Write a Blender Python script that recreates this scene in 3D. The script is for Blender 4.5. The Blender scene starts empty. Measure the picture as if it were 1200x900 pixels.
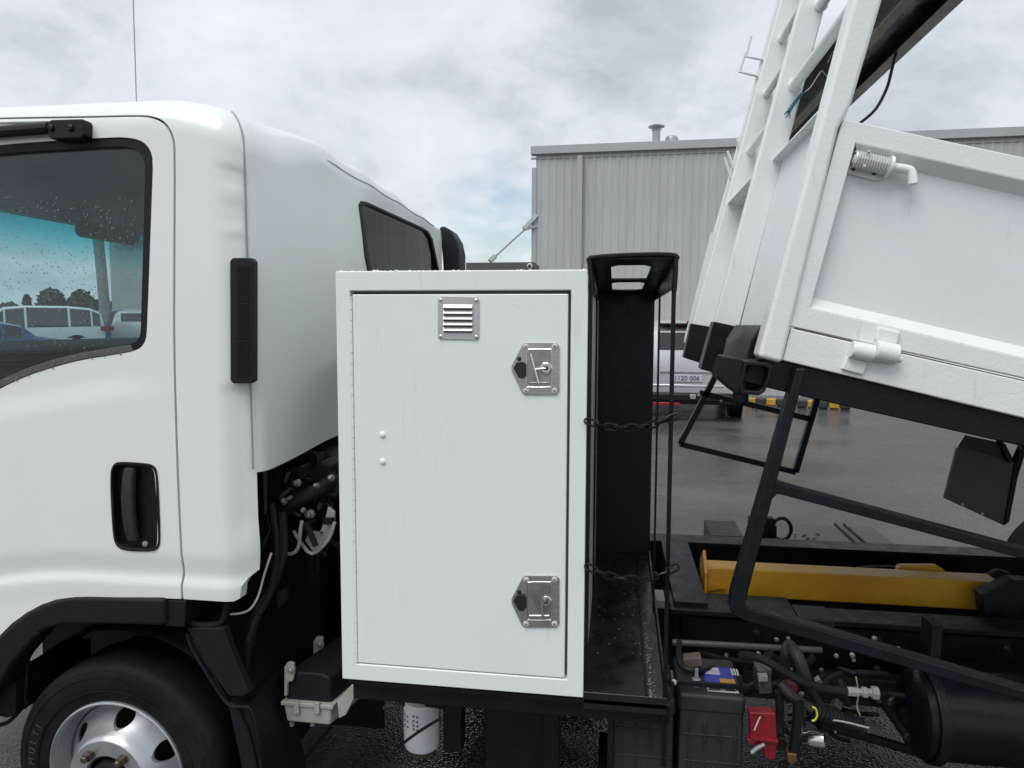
import bpy, bmesh, math, random
from mathutils import Vector, Matrix
random.seed(7)
S = bpy.context.scene
COL = S.collection
R = math.radians
# ------------------------------------------------------------------ camera
F = 832.0; H = 1.67; D = 1.9
PSI = math.atan(.146); ROLL = R(.2); PITCH = math.atan(70/F)
cp, sp, cy, sy = math.cos(PITCH), math.sin(PITCH), math.cos(PSI), math.sin(PSI)
FWD = Vector((-sy*cp, cy*cp, -sp)); UP = Vector((-sy*sp, cy*sp, cp)); RT = Vector((cy, sy, 0))
cr, sr = math.cos(ROLL), math.sin(ROLL)
cam_d = bpy.data.cameras.new('camera'); cam = bpy.data.objects.new('camera', cam_d); COL.objects.link(cam)
cam_d.sensor_width = 36; cam_d.lens = F/1200*36; cam_d.clip_end = 3000; cam_d.clip_start = .05
r2 = RT*cr + UP*sr; u2 = UP*cr - RT*sr
M = Matrix((( r2.x, u2.x, -FWD.x, 0), (r2.y, u2.y, -FWD.y, -D), (r2.z, u2.z, -FWD.z, H), (0, 0, 0, 1)))
cam.matrix_world = M
S.camera = cam
S.render.resolution_x = 1024; S.render.resolution_y = 768
S.view_settings.view_transform = 'Standard'; S.view_settings.look = 'None'
S.view_settings.exposure = 0.36; S.view_settings.gamma = 1
# ------------------------------------------------------------------ world: overcast sky
SUN_EL = R(58); SUN_AZ = R(205)      # azimuth measured from +Y clockwise: behind the camera, a little left
W = bpy.data.worlds.new("World"); S.world = W; W.use_nodes = True
nt = W.node_tree; nt.nodes.clear()
def N(t, **k):
    n = nt.nodes.new(t)
    for a, b in k.items(): setattr(n, a, b)
    return n
out = N('ShaderNodeOutputWorld'); mixs = N('ShaderNodeMixShader')
sky = N('ShaderNodeTexSky', sky_type='NISHITA', sun_disc=False, sun_elevation=SUN_EL, sun_rotation=SUN_AZ, air_density=1.2, dust_density=1.0)
b1 = N('ShaderNodeBackground'); b1.inputs[1].default_value = .1
b2 = N('ShaderNodeBackground'); b2.inputs[1].default_value = 1.0
nt.links.new(sky.outputs[0], b1.inputs[0])
tc = N('ShaderNodeTexCoord')
sep = N('ShaderNodeSeparateXYZ'); nt.links.new(tc.outputs['Generated'], sep.inputs[0])
# flatten the direction onto a cloud layer so that clouds shrink towards the horizon
az = N('ShaderNodeMath', operation='MAXIMUM'); az.inputs[1].default_value = 0; nt.links.new(sep.outputs[2], az.inputs[0])
ad = N('ShaderNodeMath', operation='ADD'); ad.inputs[1].default_value = .42; nt.links.new(az.outputs[0], ad.inputs[0])
dv = N('ShaderNodeVectorMath', operation='DIVIDE')
cmb = N('ShaderNodeCombineXYZ')
for i in range(3): nt.links.new(ad.outputs[0], cmb.inputs[i])
nt.links.new(tc.outputs['Generated'], dv.inputs[0]); nt.links.new(cmb.outputs[0], dv.inputs[1])
n1 = N('ShaderNodeTexNoise'); n1.inputs['Scale'].default_value = 2.9; n1.inputs['Detail'].default_value = 9; n1.inputs['Roughness'].default_value = .60
n1.inputs['Distortion'].default_value = .25
nt.links.new(dv.outputs[0], n1.inputs['Vector'])
rp = N('ShaderNodeValToRGB'); nt.links.new(n1.outputs[0], rp.inputs[0])
e = rp.color_ramp.elements
e[0].position = .28; e[0].color = (.70, .745, .79, 1)
e[1].position = .72; e[1].color = (.38, .415, .455, 1)
m = rp.color_ramp.elements.new(.5); m.color = (.59, .63, .672, 1)
nt.links.new(rp.outputs[0], b2.inputs[0])
# a small blue break in the cloud, low in the sky
d0 = (FWD*F + RT*(-10) + UP*178).normalized()
dot = N('ShaderNodeVectorMath', operation='DOT_PRODUCT'); dot.inputs[1].default_value = d0
nt.links.new(tc.outputs['Generated'], dot.inputs[0])
mr = N('ShaderNodeMapRange'); mr.inputs[1].default_value = .989; mr.inputs[2].default_value = 1.0; nt.links.new(dot.outputs['Value'], mr.inputs[0])
n2 = N('ShaderNodeTexNoise'); n2.inputs['Scale'].default_value = 9; n2.inputs['Detail'].default_value = 6; nt.links.new(dv.outputs[0], n2.inputs['Vector'])
mm = N('ShaderNodeMath', operation='MULTIPLY'); nt.links.new(mr.outputs[0], mm.inputs[0]); nt.links.new(n2.outputs[0], mm.inputs[1])
mr2 = N('ShaderNodeMapRange'); mr2.inputs[1].default_value = .26; mr2.inputs[2].default_value = .62; mr2.inputs[3].default_value = .97; mr2.inputs[4].default_value = .18
nt.links.new(mm.outputs[0], mr2.inputs[0])
nt.links.new(mr2.outputs[0], mixs.inputs[0]); nt.links.new(b1.outputs[0], mixs.inputs[1]); nt.links.new(b2.outputs[0], mixs.inputs[2])
nt.links.new(mixs.outputs[0], out.inputs[0])
sd = bpy.data.lights.new('sun', 'SUN'); sd.energy = 1.6; sd.angle = R(40); sd.color = (1, .97, .93)
so = bpy.data.objects.new('sun', sd); COL.objects.link(so)
sdir = Vector((math.sin(SUN_AZ)*math.cos(SUN_EL), math.cos(SUN_AZ)*math.cos(SUN_EL), math.sin(SUN_EL)))
so.rotation_euler = sdir.to_track_quat('Z', 'Y').to_euler()
# ------------------------------------------------------------------ photo measurements -> points on real planes
def ray(px, py):
    a, b = (px-600)/F, -(py-450)/F
    return FWD + r2*a + u2*b
def P(px, py, Y=0.0):
    d = ray(px, py); t = (Y+D)/d.y; return Vector((d.x*t, Y, H+d.z*t))
def PXX(px, py, X):
    d = ray(px, py); t = X/d.x; return Vector((X, -D+d.y*t, H+d.z*t))
def PZ(px, py, Z=0.0):
    d = ray(px, py); t = (Z-H)/d.z; return Vector((d.x*t, -D+d.y*t, Z))
# ------------------------------------------------------------------ materials
MATS = {}
def mat(name, col, rough=.5, metal=0, noise=0, nscale=8, bump=0, bscale=60, coat=0, rvar=0, spec=.5, col2=None, stretch=None, drops=0, dirt=0):
    if name in MATS: return MATS[name]
    m = bpy.data.materials.new(name); m.use_nodes = True; t = m.node_tree; b = t.nodes['Principled BSDF']
    b.inputs['Base Color'].default_value = (*col, 1); b.inputs['Roughness'].default_value = rough; b.inputs['Metallic'].default_value = metal
    b.inputs['Specular IOR Level'].default_value = spec
    if coat: b.inputs['Coat Weight'].default_value = coat; b.inputs['Coat Roughness'].default_value = .08
    g = t.nodes.new('ShaderNodeTexCoord'); vec = g.outputs['Object']
    if stretch:
        mp = t.nodes.new('ShaderNodeMapping'); mp.inputs['Scale'].default_value = stretch; t.links.new(vec, mp.inputs[0]); vec = mp.outputs[0]
    if noise or rvar:
        n = t.nodes.new('ShaderNodeTexNoise'); n.inputs['Scale'].default_value = nscale; n.inputs['Detail'].default_value = 6; n.inputs['Roughness'].default_value = .6
        t.links.new(vec, n.inputs['Vector'])
    if noise:
        c2 = col2 or tuple(c*(1-noise) for c in col)
        r = t.nodes.new('ShaderNodeValToRGB'); r.color_ramp.elements[0].position = .35; r.color_ramp.elements[1].position = .68
        r.color_ramp.elements[0].color = (*c2, 1); r.color_ramp.elements[1].color = (*col, 1)
        t.links.new(n.outputs[0], r.inputs[0]); t.links.new(r.outputs[0], b.inputs['Base Color'])
    if dirt:     # scuffs and run marks: sparse vertical smears plus small chips
        m2 = t.nodes.new('ShaderNodeMapping'); m2.inputs['Scale'].default_value = (26, 26, 3.5); t.links.new(g.outputs['Object'], m2.inputs[0])
        na = t.nodes.new('ShaderNodeTexNoise'); na.inputs['Scale'].default_value = 1.0; na.inputs['Detail'].default_value = 7; na.inputs['Roughness'].default_value = .7; t.links.new(m2.outputs[0], na.inputs['Vector'])
        qa = t.nodes.new('ShaderNodeMapRange'); qa.inputs[1].default_value = .60; qa.inputs[2].default_value = .80; qa.inputs[4].default_value = dirt; t.links.new(na.outputs[0], qa.inputs[0])
        nb = t.nodes.new('ShaderNodeTexNoise'); nb.inputs['Scale'].default_value = 42; nb.inputs['Detail'].default_value = 8; nb.inputs['Roughness'].default_value = .75; t.links.new(g.outputs['Object'], nb.inputs['Vector'])
        qb = t.nodes.new('ShaderNodeMapRange'); qb.inputs[1].default_value = .70; qb.inputs[2].default_value = .74; qb.inputs[4].default_value = dirt; t.links.new(nb.outputs[0], qb.inputs[0])
        mx_ = t.nodes.new('ShaderNodeMath'); mx_.operation = 'MAXIMUM'; t.links.new(qa.outputs[0], mx_.inputs[0]); t.links.new(qb.outputs[0], mx_.inputs[1])
        cm = t.nodes.new('ShaderNodeMix'); cm.data_type = 'RGBA'; cm.inputs[7].default_value = (.30, .27, .23, 1)
        t.links.new(mx_.outputs[0], cm.inputs[0]); t.links.new(r.outputs[0], cm.inputs[6]); t.links.new(cm.outputs[2], b.inputs['Base Color'])
    if rvar:
        q = t.nodes.new('ShaderNodeMapRange'); q.inputs[1].default_value = .3; q.inputs[2].default_value = .7
        q.inputs[3].default_value = max(.02, rough-rvar); q.inputs[4].default_value = rough+rvar
        t.links.new(n.outputs[0], q.inputs[0]); t.links.new(q.outputs[0], b.inputs['Roughness'])
    last = None
    if bump:
        n = t.nodes.new('ShaderNodeTexNoise'); n.inputs['Scale'].default_value = bscale; n.inputs['Detail'].default_value = 4; t.links.new(vec, n.inputs['Vector'])
        bp = t.nodes.new('ShaderNodeBump'); bp.inputs['Strength'].default_value = bump; bp.inputs['Distance'].default_value = .004
        t.links.new(n.outputs[0], bp.inputs['Height']); last = bp
    if drops:   # tiny standing rain drops on the surface
        v = t.nodes.new('ShaderNodeTexVoronoi'); v.inputs['Scale'].default_value = drops; t.links.new(g.outputs['Object'], v.inputs['Vector'])
        q = t.nodes.new('ShaderNodeMapRange'); q.inputs[1].default_value = .0; q.inputs[2].default_value = .17; q.inputs[3].default_value = 1; q.inputs[4].default_value = 0; q.interpolation_type = 'SMOOTHSTEP'
        t.links.new(v.outputs['Distance'], q.inputs[0])
        n = t.nodes.new('ShaderNodeTexNoise'); n.inputs['Scale'].default_value = 3.0; t.links.new(g.outputs['Object'], n.inputs['Vector'])
        q2 = t.nodes.new('ShaderNodeMapRange'); q2.inputs[1].default_value = .5; q2.inputs[2].default_value = .62; t.links.new(n.outputs[0], q2.inputs[0])
        mu = t.nodes.new('ShaderNodeMath'); mu.operation = 'MULTIPLY'; t.links.new(q.outputs[0], mu.inputs[0]); t.links.new(q2.outputs[0], mu.inputs[1])
        bp = t.nodes.new('ShaderNodeBump'); bp.inputs['Strength'].default_value = .5; bp.inputs['Distance'].default_value = .0015
        t.links.new(mu.outputs[0], bp.inputs['Height'])
        if last: t.links.new(last.outputs[0], bp.inputs['Normal'])
        last = bp
    if last: t.links.new(last.outputs[0], b.inputs['Normal'])
    MATS[name] = m; return m
WHITE = mat('cab white paint', (.80, .83, .815), .30, coat=.22, noise=.03, nscale=2.5, drops=70)
BOXW = mat('toolbox white enamel', (.79, .83, .82), .30, noise=.035, nscale=3, bump=.08, bscale=220, drops=55, rvar=.06, dirt=.25)
BRUSHW = mat('hand painted white steel', (.78, .81, .80), .30, noise=.05, nscale=4, bump=.2, bscale=95, drops=60, rvar=.1, dirt=.5)
PANELW = mat('white tray panel', (.74, .78, .785), .36, noise=.05, nscale=2, bump=.10, bscale=110, drops=60, rvar=.08, dirt=.35)
SPECK = mat('speckled grey box lining', (.88, .89, .90), .5, noise=.5, nscale=190, bump=.6, bscale=160)
BLACK = mat('black gloss steel paint', (.005, .006, .010), .33, spec=.28, noise=.3, nscale=14, bump=.15, bscale=45, rvar=.12)
SATIN = mat('satin black steel', (.007, .009, .013), .42, spec=.28, noise=.35, nscale=20, bump=.2, bscale=80, rvar=.12)
FLOORB = mat('wet black checker floor', (.010, .011, .014), .28, noise=.3, nscale=9, bump=.25, bscale=25, rvar=.16, drops=90)
PLAST = mat('black moulded plastic', (.009, .010, .013), .5, spec=.28, noise=.2, nscale=30, bump=.15, bscale=300)
PLASTG = mat('grey black plastic', (.012, .014, .017), .55, spec=.22, noise=.25, nscale=30, bump=.2, bscale=200)
GRIME = mat('grimy chassis metal', (.015, .0145, .014), .6, spec=.28, noise=.6, nscale=22, bump=.6, bscale=50)
BEIGE = mat('pale cast plastic', (.44, .43, .40), .5, noise=.3, nscale=12)
STEEL = mat('stainless plate', (.52, .50, .48), .3, metal=.85, noise=.2, nscale=20, rvar=.1, stretch=(1, 1, 9))
STEELD = mat('stainless dish', (.40, .385, .37), .38, metal=.8, noise=.3, nscale=22, rvar=.12)
CHROME = mat('bright steel', (.75, .74, .72), .18, metal=1, noise=.1)
ALU = mat('aluminium vent', (.56, .56, .56), .38, metal=.55, noise=.12, nscale=40)
RIMM = mat('silver wheel paint', (.52, .54, .56), .32, metal=.75, noise=.12, nscale=7, rvar=.1)
NUT = mat('rusty wheel nut', (.16, .13, .10), .5, metal=.7, noise=.6, nscale=60)
TYRE = mat('tyre rubber', (.006, .007, .009), .66, spec=.13, noise=.4, nscale=10, bump=.3, bscale=60, col2=(.018, .016, .015))
YELLOW = mat('yellow hoist paint', (.60, .33, .018), .38, noise=.3, nscale=7, bump=.1, rvar=.1, col2=(.47, .23, .02), dirt=.6)
YTAG = mat('yellow tag', (.65, .7, .06), .4)
RED = mat('red plastic cover', (.24, .010, .016), .4, noise=.4, nscale=16)
BATT = mat('dusty battery case', (.026, .025, .024), .6, noise=.45, nscale=14, bump=.15)
LBLUE = mat('blue print', (.03, .035, .32), .4, noise=.2, nscale=90)
LWHITE = mat('white print', (.60, .60, .60), .45, noise=.3, nscale=150)
LORANGE = mat('orange print', (.42, .20, .03), .45)
HOSE = mat('rubber hose', (.016, .017, .018), .55, spec=.28, noise=.4, nscale=30, bump=.2)
CABLE = mat('corrugated sleeve', (.045, .043, .040), .6, noise=.5, nscale=26, bump=.3)
WIRE = mat('pale cable', (.5, .5, .48), .4)
FILT = mat('white filter can', (.66, .68, .70), .4, noise=.08)
DOTS = mat('black print', (.01, .01, .01), .5)
ROPE = mat('blue green rope', (.05, .20, .24), .8, noise=.5, nscale=90, bump=.8, bscale=200)
SEAMG = mat('seam sealer', (.30, .32, .32), .6)
GREYB = mat('grey ribbed cladding', (.46, .48, .485), .5, noise=.16, nscale=2.2, stretch=(1, 1, .15))
GREYT = mat('grey roof trim', (.40, .42, .43), .45, noise=.08, nscale=2)
DGREY = mat('charcoal fascia', (.085, .09, .09), .5, noise=.1)
GALV = mat('galvanised steel', (.42, .44, .44), .4, metal=.5, noise=.25, nscale=20)
RUSTB = mat('brown weathered steel', (.13, .105, .09), .6, noise=.5, nscale=12, bump=.2)
DARKIN = mat('cab headliner', (.035, .037, .045), .85, noise=.15, nscale=40)
DASH = mat('dashboard plastic', (.03, .03, .033), .6, noise=.1)
CURBY = mat('kerb yellow', (.62, .33, .04), .55, noise=.3, nscale=9)
CURBK = mat('kerb black', (.035, .04, .045), .6, noise=.2)
SILVER = mat('silver car paint', (.60, .61, .64), .28, metal=.45, coat=.6)
CARWH = mat('white car paint', (.75, .77, .77), .25, coat=.6)
CARBL = mat('blue car paint', (.035, .06, .20), .25, coat=.7)
CARRD = mat('red car paint', (.40, .03, .035), .3, coat=.6)
LAMPR = mat('red lamp lens', (.35, .01, .015), .2)
CGLASS = mat('car glass', (.02, .022, .024), .05, spec=.7)
TRUNK = mat('bark', (.09, .07, .05), .8, noise=.4, nscale=20)
LEAF = mat('foliage', (.05, .065, .035), .7, noise=.55, nscale=.9)
CONC = mat('concrete pole', (.30, .29, .26), .8, noise=.3, nscale=8)
PALEW = mat('pale wall panel', (.40, .42, .42), .6, noise=.1, nscale=1)
DULLZ = mat('dull zinc', (.30, .30, .29), .35, metal=.7, noise=.4, nscale=50)
def glass(name, tint, gloss=.12, alpha=.8, band=None):
    m = bpy.data.materials.new(name); m.use_nodes = True; t = m.node_tree; t.nodes.clear()
    o = t.nodes.new('ShaderNodeOutputMaterial'); mx = t.nodes.new('ShaderNodeMixShader')
    tr = t.nodes.new('ShaderNodeBsdfTransparent'); tr.inputs[0].default_value = (*tint, 1)
    gl = t.nodes.new('ShaderNodeBsdfGlossy'); gl.inputs['Roughness'].default_value = .01; gl.inputs['Color'].default_value = (1, 1, 1, 1)
    fr = t.nodes.new('ShaderNodeFresnel'); ge = t.nodes.new('ShaderNodeNewGeometry'); io = t.nodes.new('ShaderNodeMapRange')
    io.inputs[3].default_value = 1.45; io.inputs[4].default_value = 1/1.45; t.links.new(ge.outputs['Backfacing'], io.inputs[0]); t.links.new(io.outputs[0], fr.inputs[0])
    ml = t.nodes.new('ShaderNodeMath'); ml.operation = 'MULTIPLY'; ml.inputs[1].default_value = gloss; t.links.new(fr.outputs[0], ml.inputs[0])
    t.links.new(ml.outputs[0], mx.inputs[0]); t.links.new(tr.outputs[0], mx.inputs[1]); t.links.new(gl.outputs[0], mx.inputs[2]); t.links.new(mx.outputs[0], o.inputs[0])
    if band:   # printed sun shade band across the top of the pane
        g = t.nodes.new('ShaderNodeNewGeometry'); s = t.nodes.new('ShaderNodeSeparateXYZ'); t.links.new(g.outputs['Position'], s.inputs[0])
        q = t.nodes.new('ShaderNodeMapRange'); q.inputs[1].default_value = band[0]; q.inputs[2].default_value = band[1]; t.links.new(s.outputs[2], q.inputs[0])
        c = t.nodes.new('ShaderNodeMix'); c.data_type = 'RGBA'; c.inputs[6].default_value = (*tint, 1); c.inputs[7].default_value = (*band[2], 1)
        t.links.new(q.outputs[0], c.inputs[0]); t.links.new(c.outputs[2], tr.inputs[0])
    MATS[name] = m; return m
DOORGLASS = glass('side window glass', (.80, .88, .89), 1.1)
REARGLASS = glass('tinted rear glass', (.50, .53, .55), .8)
SCREEN = glass('windscreen glass', (.80, .88, .88), .3, band=(1.93, 2.10, (.07, .56, .60)))
DROP = mat('water drop', (.16, .19, .20), .05, spec=.8)
# ------------------------------------------------------------------ geometry collector
class G:
    def __init__(s): s.v = []; s.f = []
    def add(s, vs, fs):
        o = len(s.v); s.v += [Vector(v) for v in vs]; s.f += [tuple(i+o for i in f) for f in fs]; return s
    def box(s, x0, x1, y0, y1, z0, z1):
        v = [(x, y, z) for x in (x0, x1) for y in (y0, y1) for z in (z0, z1)]
        return s.add(v, [(0, 1, 3, 2), (4, 6, 7, 5), (0, 4, 5, 1), (2, 3, 7, 6), (0, 2, 6, 4), (1, 5, 7, 3)])
    def poly(s, pts, dvec):
        """closed outline pts extruded by dvec"""
        n = len(pts); dvec = Vector(dvec); a = [Vector(p) for p in pts]; b = [p+dvec for p in a]
        fs = [tuple(range(n)), tuple(range(2*n-1, n-1, -1))]
        for i in range(n):
            j = (i+1) % n; fs.append((i, i+n, j+n, j))
        return s.add(a+b, fs)
    def pr(s, pix, Y0, Y1):
        return s.poly([P(x, y, Y0) for x, y in pix], (0, Y1-Y0, 0))
    def pc(s, pix, Y0, Y1, Ya=0.0):
        """outline measured on the plane Ya, prism from Y0 to Y1"""
        return s.poly([P(x, y, Ya)+Vector((0, Y0-Ya, 0)) for x, y in pix], (0, Y1-Y0, 0))
    def ring(s, outer, inner, dvec):
        n = len(outer); dvec = Vector(dvec); A = [Vector(p) for p in outer]; B = [Vector(p) for p in inner]
        v = A + B + [p+dvec for p in A] + [p+dvec for p in B]; f = []
        for i in range(n):
            j = (i+1) % n
            f += [(i, j, n+j, n+i), (2*n+i, 3*n+i, 3*n+j, 2*n+j), (i, 2*n+i, 2*n+j, j), (n+i, n+j, 3*n+j, 3*n+i)]
        return s.add(v, f)
    def bar(s, p, q, w, h, up=(0, 1, 0)):
        p, q = Vector(p), Vector(q); d = (q-p).normalized(); a = Vector(up); a = (a - d*a.dot(d)).normalized(); c = d.cross(a)
        v = []
        for e_ in (p, q):
            for i, j in ((-1, -1), (1, -1), (1, 1), (-1, 1)): v.append(e_ + a*(i*w/2) + c*(j*h/2))
        return s.add(v, [(3, 2, 1, 0), (4, 5, 6, 7), (0, 1, 5, 4), (1, 2, 6, 5), (2, 3, 7, 6), (3, 0, 4, 7)])
    def tube(s, pts, r, n=8, smooth=3, closed=False):
        pts = [Vector(p) for p in pts]
        if smooth and len(pts) > 2:
            o = []; m = len(pts)
            for i in range(m if closed else m-1):
                g = lambda k: pts[k % m] if closed else pts[max(0, min(m-1, k))]
                a, b, c, d = g(i-1), g(i), g(i+1), g(i+2)
                for k in range(smooth):
                    t = k/smooth
                    o.append(.5*((2*b)+(c-a)*t+(2*a-5*b+4*c-d)*t*t+(3*b-a-3*c+d)*t**3))
            if not closed: o.append(pts[-1])
            pts = o
        L = len(pts); rs = r if isinstance(r, (list, tuple)) else None
        vs = []; fs = []; prev = None
        for i, p in enumerate(pts):
            if closed: d = pts[(i+1) % L]-pts[i-1]
            else: d = pts[min(L-1, i+1)]-pts[max(0, i-1)]
            d = d.normalized() if d.length > 1e-9 else Vector((0, 0, 1))
            if prev is None:
                a = d.orthogonal().normalized()
            else:
                a = prev - d*prev.dot(d); a = a.normalized() if a.length > 1e-6 else d.orthogonal().normalized()
            prev = a; b = d.cross(a)
            rr = r if rs is None else rs[min(len(rs)-1, int(round(i*(len(rs)-1)/max(1, L-1))))]
            for k in range(n):
                t = 2*math.pi*k/n; vs.append(p + a*(rr*math.cos(t)) + b*(rr*math.sin(t)))
        for i in range(L if closed else L-1):
            for k in range(n):
                i2 = (i+1) % L; fs.append((i*n+k, i*n+(k+1) % n, i2*n+(k+1) % n, i2*n+k))
        if not closed: fs += [tuple(range(n-1, -1, -1)), tuple(range((L-1)*n, L*n))]
        return s.add(vs, fs)
    def lathe(s, prof, c, axis=(0, -1, 0), n=32, closed=False):
        """prof: list of (radius, distance along axis)"""
        c = Vector(c); ax = Vector(axis).normalized(); a = ax.orthogonal().normalized(); b = ax.cross(a); m = len(prof)
        vs = [c + ax*h + (a*math.cos(2*math.pi*k/n) + b*math.sin(2*math.pi*k/n))*max(r, 1e-5) for r, h in prof for k in range(n)]
        fs = []
        for i in range(m if closed else m-1):
            for k in range(n):
                j = (i+1) % m; fs.append((i*n+k, i*n+(k+1) % n, j*n+(k+1) % n, j*n+k))
        if not closed: fs += [tuple(range(n-1, -1, -1)), tuple(range((m-1)*n, m*n))]
        return s.add(vs, fs)
    def build(s, name, mat_, parent=None, bevel=0, seg=2, ang=35, **props):
        me = bpy.data.meshes.new(name)
        off = world_of(parent)
        me.from_pydata([tuple(v-off) for v in s.v], [], s.f)
        bm = bmesh.new(); bm.from_mesh(me); bmesh.ops.recalc_face_normals(bm, faces=bm.faces); bm.to_mesh(me); bm.free()
        me.polygons.foreach_set('use_smooth', [True]*len(me.polygons))
        me.set_sharp_from_angle(angle=R(ang))
        me.materials.append(mat_)
        o = bpy.data.objects.new(name, me); COL.objects.link(o)
        if parent: o.parent = parent
        if bevel:
            b = o.modifiers.new('bevel', 'BEVEL'); b.width = bevel; b.segments = seg; b.limit_method = 'ANGLE'; b.angle_limit = R(30); b.harden_normals = True
        for k, v in props.items(): o[k] = v
        return o
def world_of(o):
    v = Vector((0, 0, 0))
    while o is not None: v += o.location; o = o.parent
    return v
def thing(name, label, cat, loc=(0, 0, 0), group=None, parent=None):
    o = bpy.data.objects.new(name, None); COL.objects.link(o); o.location = loc; o['label'] = label; o['category'] = cat
    o.empty_display_size = .3
    if group: o['group'] = group
    return o
def rrect(c, ax, ay, w, h, r, n=5):
    """rounded rectangle outline around c, spanned by unit vectors ax, ay"""
    c = Vector(c); ax = Vector(ax); ay = Vector(ay); o = []
    for (sx, sy_, a0) in ((1, 1, 0), (-1, 1, 90), (-1, -1, 180), (1, -1, 270)):
        for k in range(n+1):
            a = R(a0+90*k/n); o.append(c + ax*(sx*(w/2-r)+r*math.cos(a)) + ay*(sy_*(h/2-r)+r*math.sin(a)))
    return o
def boolean(o, cutters, op='DIFFERENCE'):
    for c in cutters:
        m = o.modifiers.new('b', 'BOOLEAN'); m.object = c; m.operation = op; m.solver = 'EXACT'
    dg = bpy.context.evaluated_depsgraph_get(); dg.update()
    me = bpy.data.meshes.new_from_object(o.evaluated_get(dg))
    o.modifiers.clear(); o.data = me
    me.polygons.foreach_set('use_smooth', [True]*len(me.polygons)); me.set_sharp_from_angle(angle=R(32))
    return o
def drop(o):
    bpy.data.objects.remove(o, do_unlink=True)

# ================================================================== GROUND
gm = bpy.data.materials.new('wet asphalt'); gm.use_nodes = True; t = gm.node_tree; b = t.nodes['Principled BSDF']; MATS['g'] = gm
tcn = t.nodes.new('ShaderNodeTexCoord'); 
def nz(scale, det=5, ro=.6, vec=None):
    n = t.nodes.new('ShaderNodeTexNoise'); n.inputs['Scale'].default_value = scale; n.inputs['Detail'].default_value = det; n.inputs['Roughness'].default_value = ro
    t.links.new(vec or tcn.outputs['Object'], n.inputs['Vector']); return n
mp = t.nodes.new('ShaderNodeMapping'); mp.inputs['Scale'].default_value = (.7, 1.0, 1); t.links.new(tcn.outputs['Object'], mp.inputs[0])
big = nz(.55, 8, .62, mp.outputs[0])
rr = t.nodes.new('ShaderNodeValToRGB'); rr.color_ramp.elements[0].position = .38; rr.color_ramp.elements[1].position = .62
rr.color_ramp.elements[0].color = (.022, .023, .025, 1); rr.color_ramp.elements[1].color = (.082, .082, .081, 1); t.links.new(big.outputs[0], rr.inputs[0])
vo = t.nodes.new('ShaderNodeTexVoronoi'); vo.inputs['Scale'].default_value = 95; t.links.new(tcn.outputs['Object'], vo.inputs['Vector'])
mixc = t.nodes.new('ShaderNodeMix'); mixc.data_type = 'RGBA'; mixc.blend_type = 'MULTIPLY'; mixc.inputs[0].default_value = .6
cr2 = t.nodes.new('ShaderNodeValToRGB'); cr2.color_ramp.elements[0].color = (.45, .45, .45, 1); cr2.color_ramp.elements[1].color = (1.7, 1.65, 1.6, 1)
t.links.new(vo.outputs['Color'], cr2.inputs[0]); t.links.new(rr.outputs[0], mixc.inputs[6]); t.links.new(cr2.outputs[0], mixc.inputs[7]); t.links.new(mixc.outputs[2], b.inputs['Base Color'])
rm = t.nodes.new('ShaderNodeMapRange'); rm.inputs[1].default_value = .38; rm.inputs[2].default_value = .62; rm.inputs[3].default_value = .03; rm.inputs[4].default_value = .38
t.links.new(big.outputs[0], rm.inputs[0]); t.links.new(rm.outputs[0], b.inputs['Roughness'])
bpn = t.nodes.new('ShaderNodeBump'); bpn.inputs['Strength'].default_value = .42; bpn.inputs['Distance'].default_value = .006
t.links.new(vo.outputs['Distance'], bpn.inputs['Height'])
t.links.new(bpn.outputs[0], b.inputs['Normal'])
g = G(); g.add([(-400, -400, 0), (400, -400, 0), (400, 400, 0), (-400, 400, 0)], [(0, 1, 2, 3)]); g.build('ground', gm, kind='structure')

# ================================================================== GREY SHED
wallY = 15.8
pl = P(627, 380, wallY); pr_ = P(1250, 380, wallY+.0)
wx0 = pl.x; wx1 = 18.0
ztop = P(628, 176, wallY).z
wd = Vector((1, -.028, 0)).normalized(); wn = Vector((wd.y, -wd.x, 0))   # wall runs along wd, outward normal towards the camera
wo = Vector((wx0, wallY, 0))
shed = thing('warehouse', 'grey ribbed steel warehouse with flat parapet roof beyond the car park', 'warehouse', (wx0, wallY, 0))
L = 24.0; pitch = .19
# ribbed sheets: each 0.76 m wide sheet is a piece
nsheet = int(L/.76)
def sheet_mesh():
    g = G(); prof = []
    for k in range(4):
        x = k*pitch
        prof += [(x, 0), (x+.045, 0), (x+.08, .016), (x+.11, .016), (x+.145, 0)]
    prof.append((.76, 0)); z0, z1 = 0, ztop
    vs = []; fs = []
    for x, d in prof: vs += [wd*x + wn*d, wd*x + wn*d + Vector((0, 0, z1))]
    for i in range(len(prof)-1): fs.append((2*i, 2*i+2, 2*i+3, 2*i+1))
    g.add(vs, fs); return g
first = None
for i in range(nsheet):
    if first is None:
        first = sheet_mesh(); ob = None
        me_g = G(); me_g.v = [v + wo for v in first.v]; me_g.f = first.f
        ob0 = me_g.build('cladding_sheet', GREYB, shed, ang=10)
    else:
        o = ob0.copy(); COL.objects.link(o); o.parent = shed; o.location = wd*(.76*i)
g = G(); 
p0 = wo - wn*.03; p1 = wo + wd*L - wn*.03
g.poly([p0, p1, p1 - wn*14, p0 - wn*14], (0, 0, ztop-.05)); g.build('building_core', GREYB, shed)
g = G(); g.bar(wo+wd*-.12+Vector((0, 0, ztop-.02))+wn*.0, wo+wd*L+Vector((0, 0, ztop-.02)), .22, .20, up=wn); g.build('parapet_cap', GREYT, shed, bevel=.01)
g = G(); g.bar(wo+wd*-.12+Vector((0, 0, ztop-.20))+wn*.0, wo+wd*L+Vector((0, 0, ztop-.20)), .05, .04, up=wn); g.build('gutter_shadow_trim', GREYT, shed)
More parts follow.
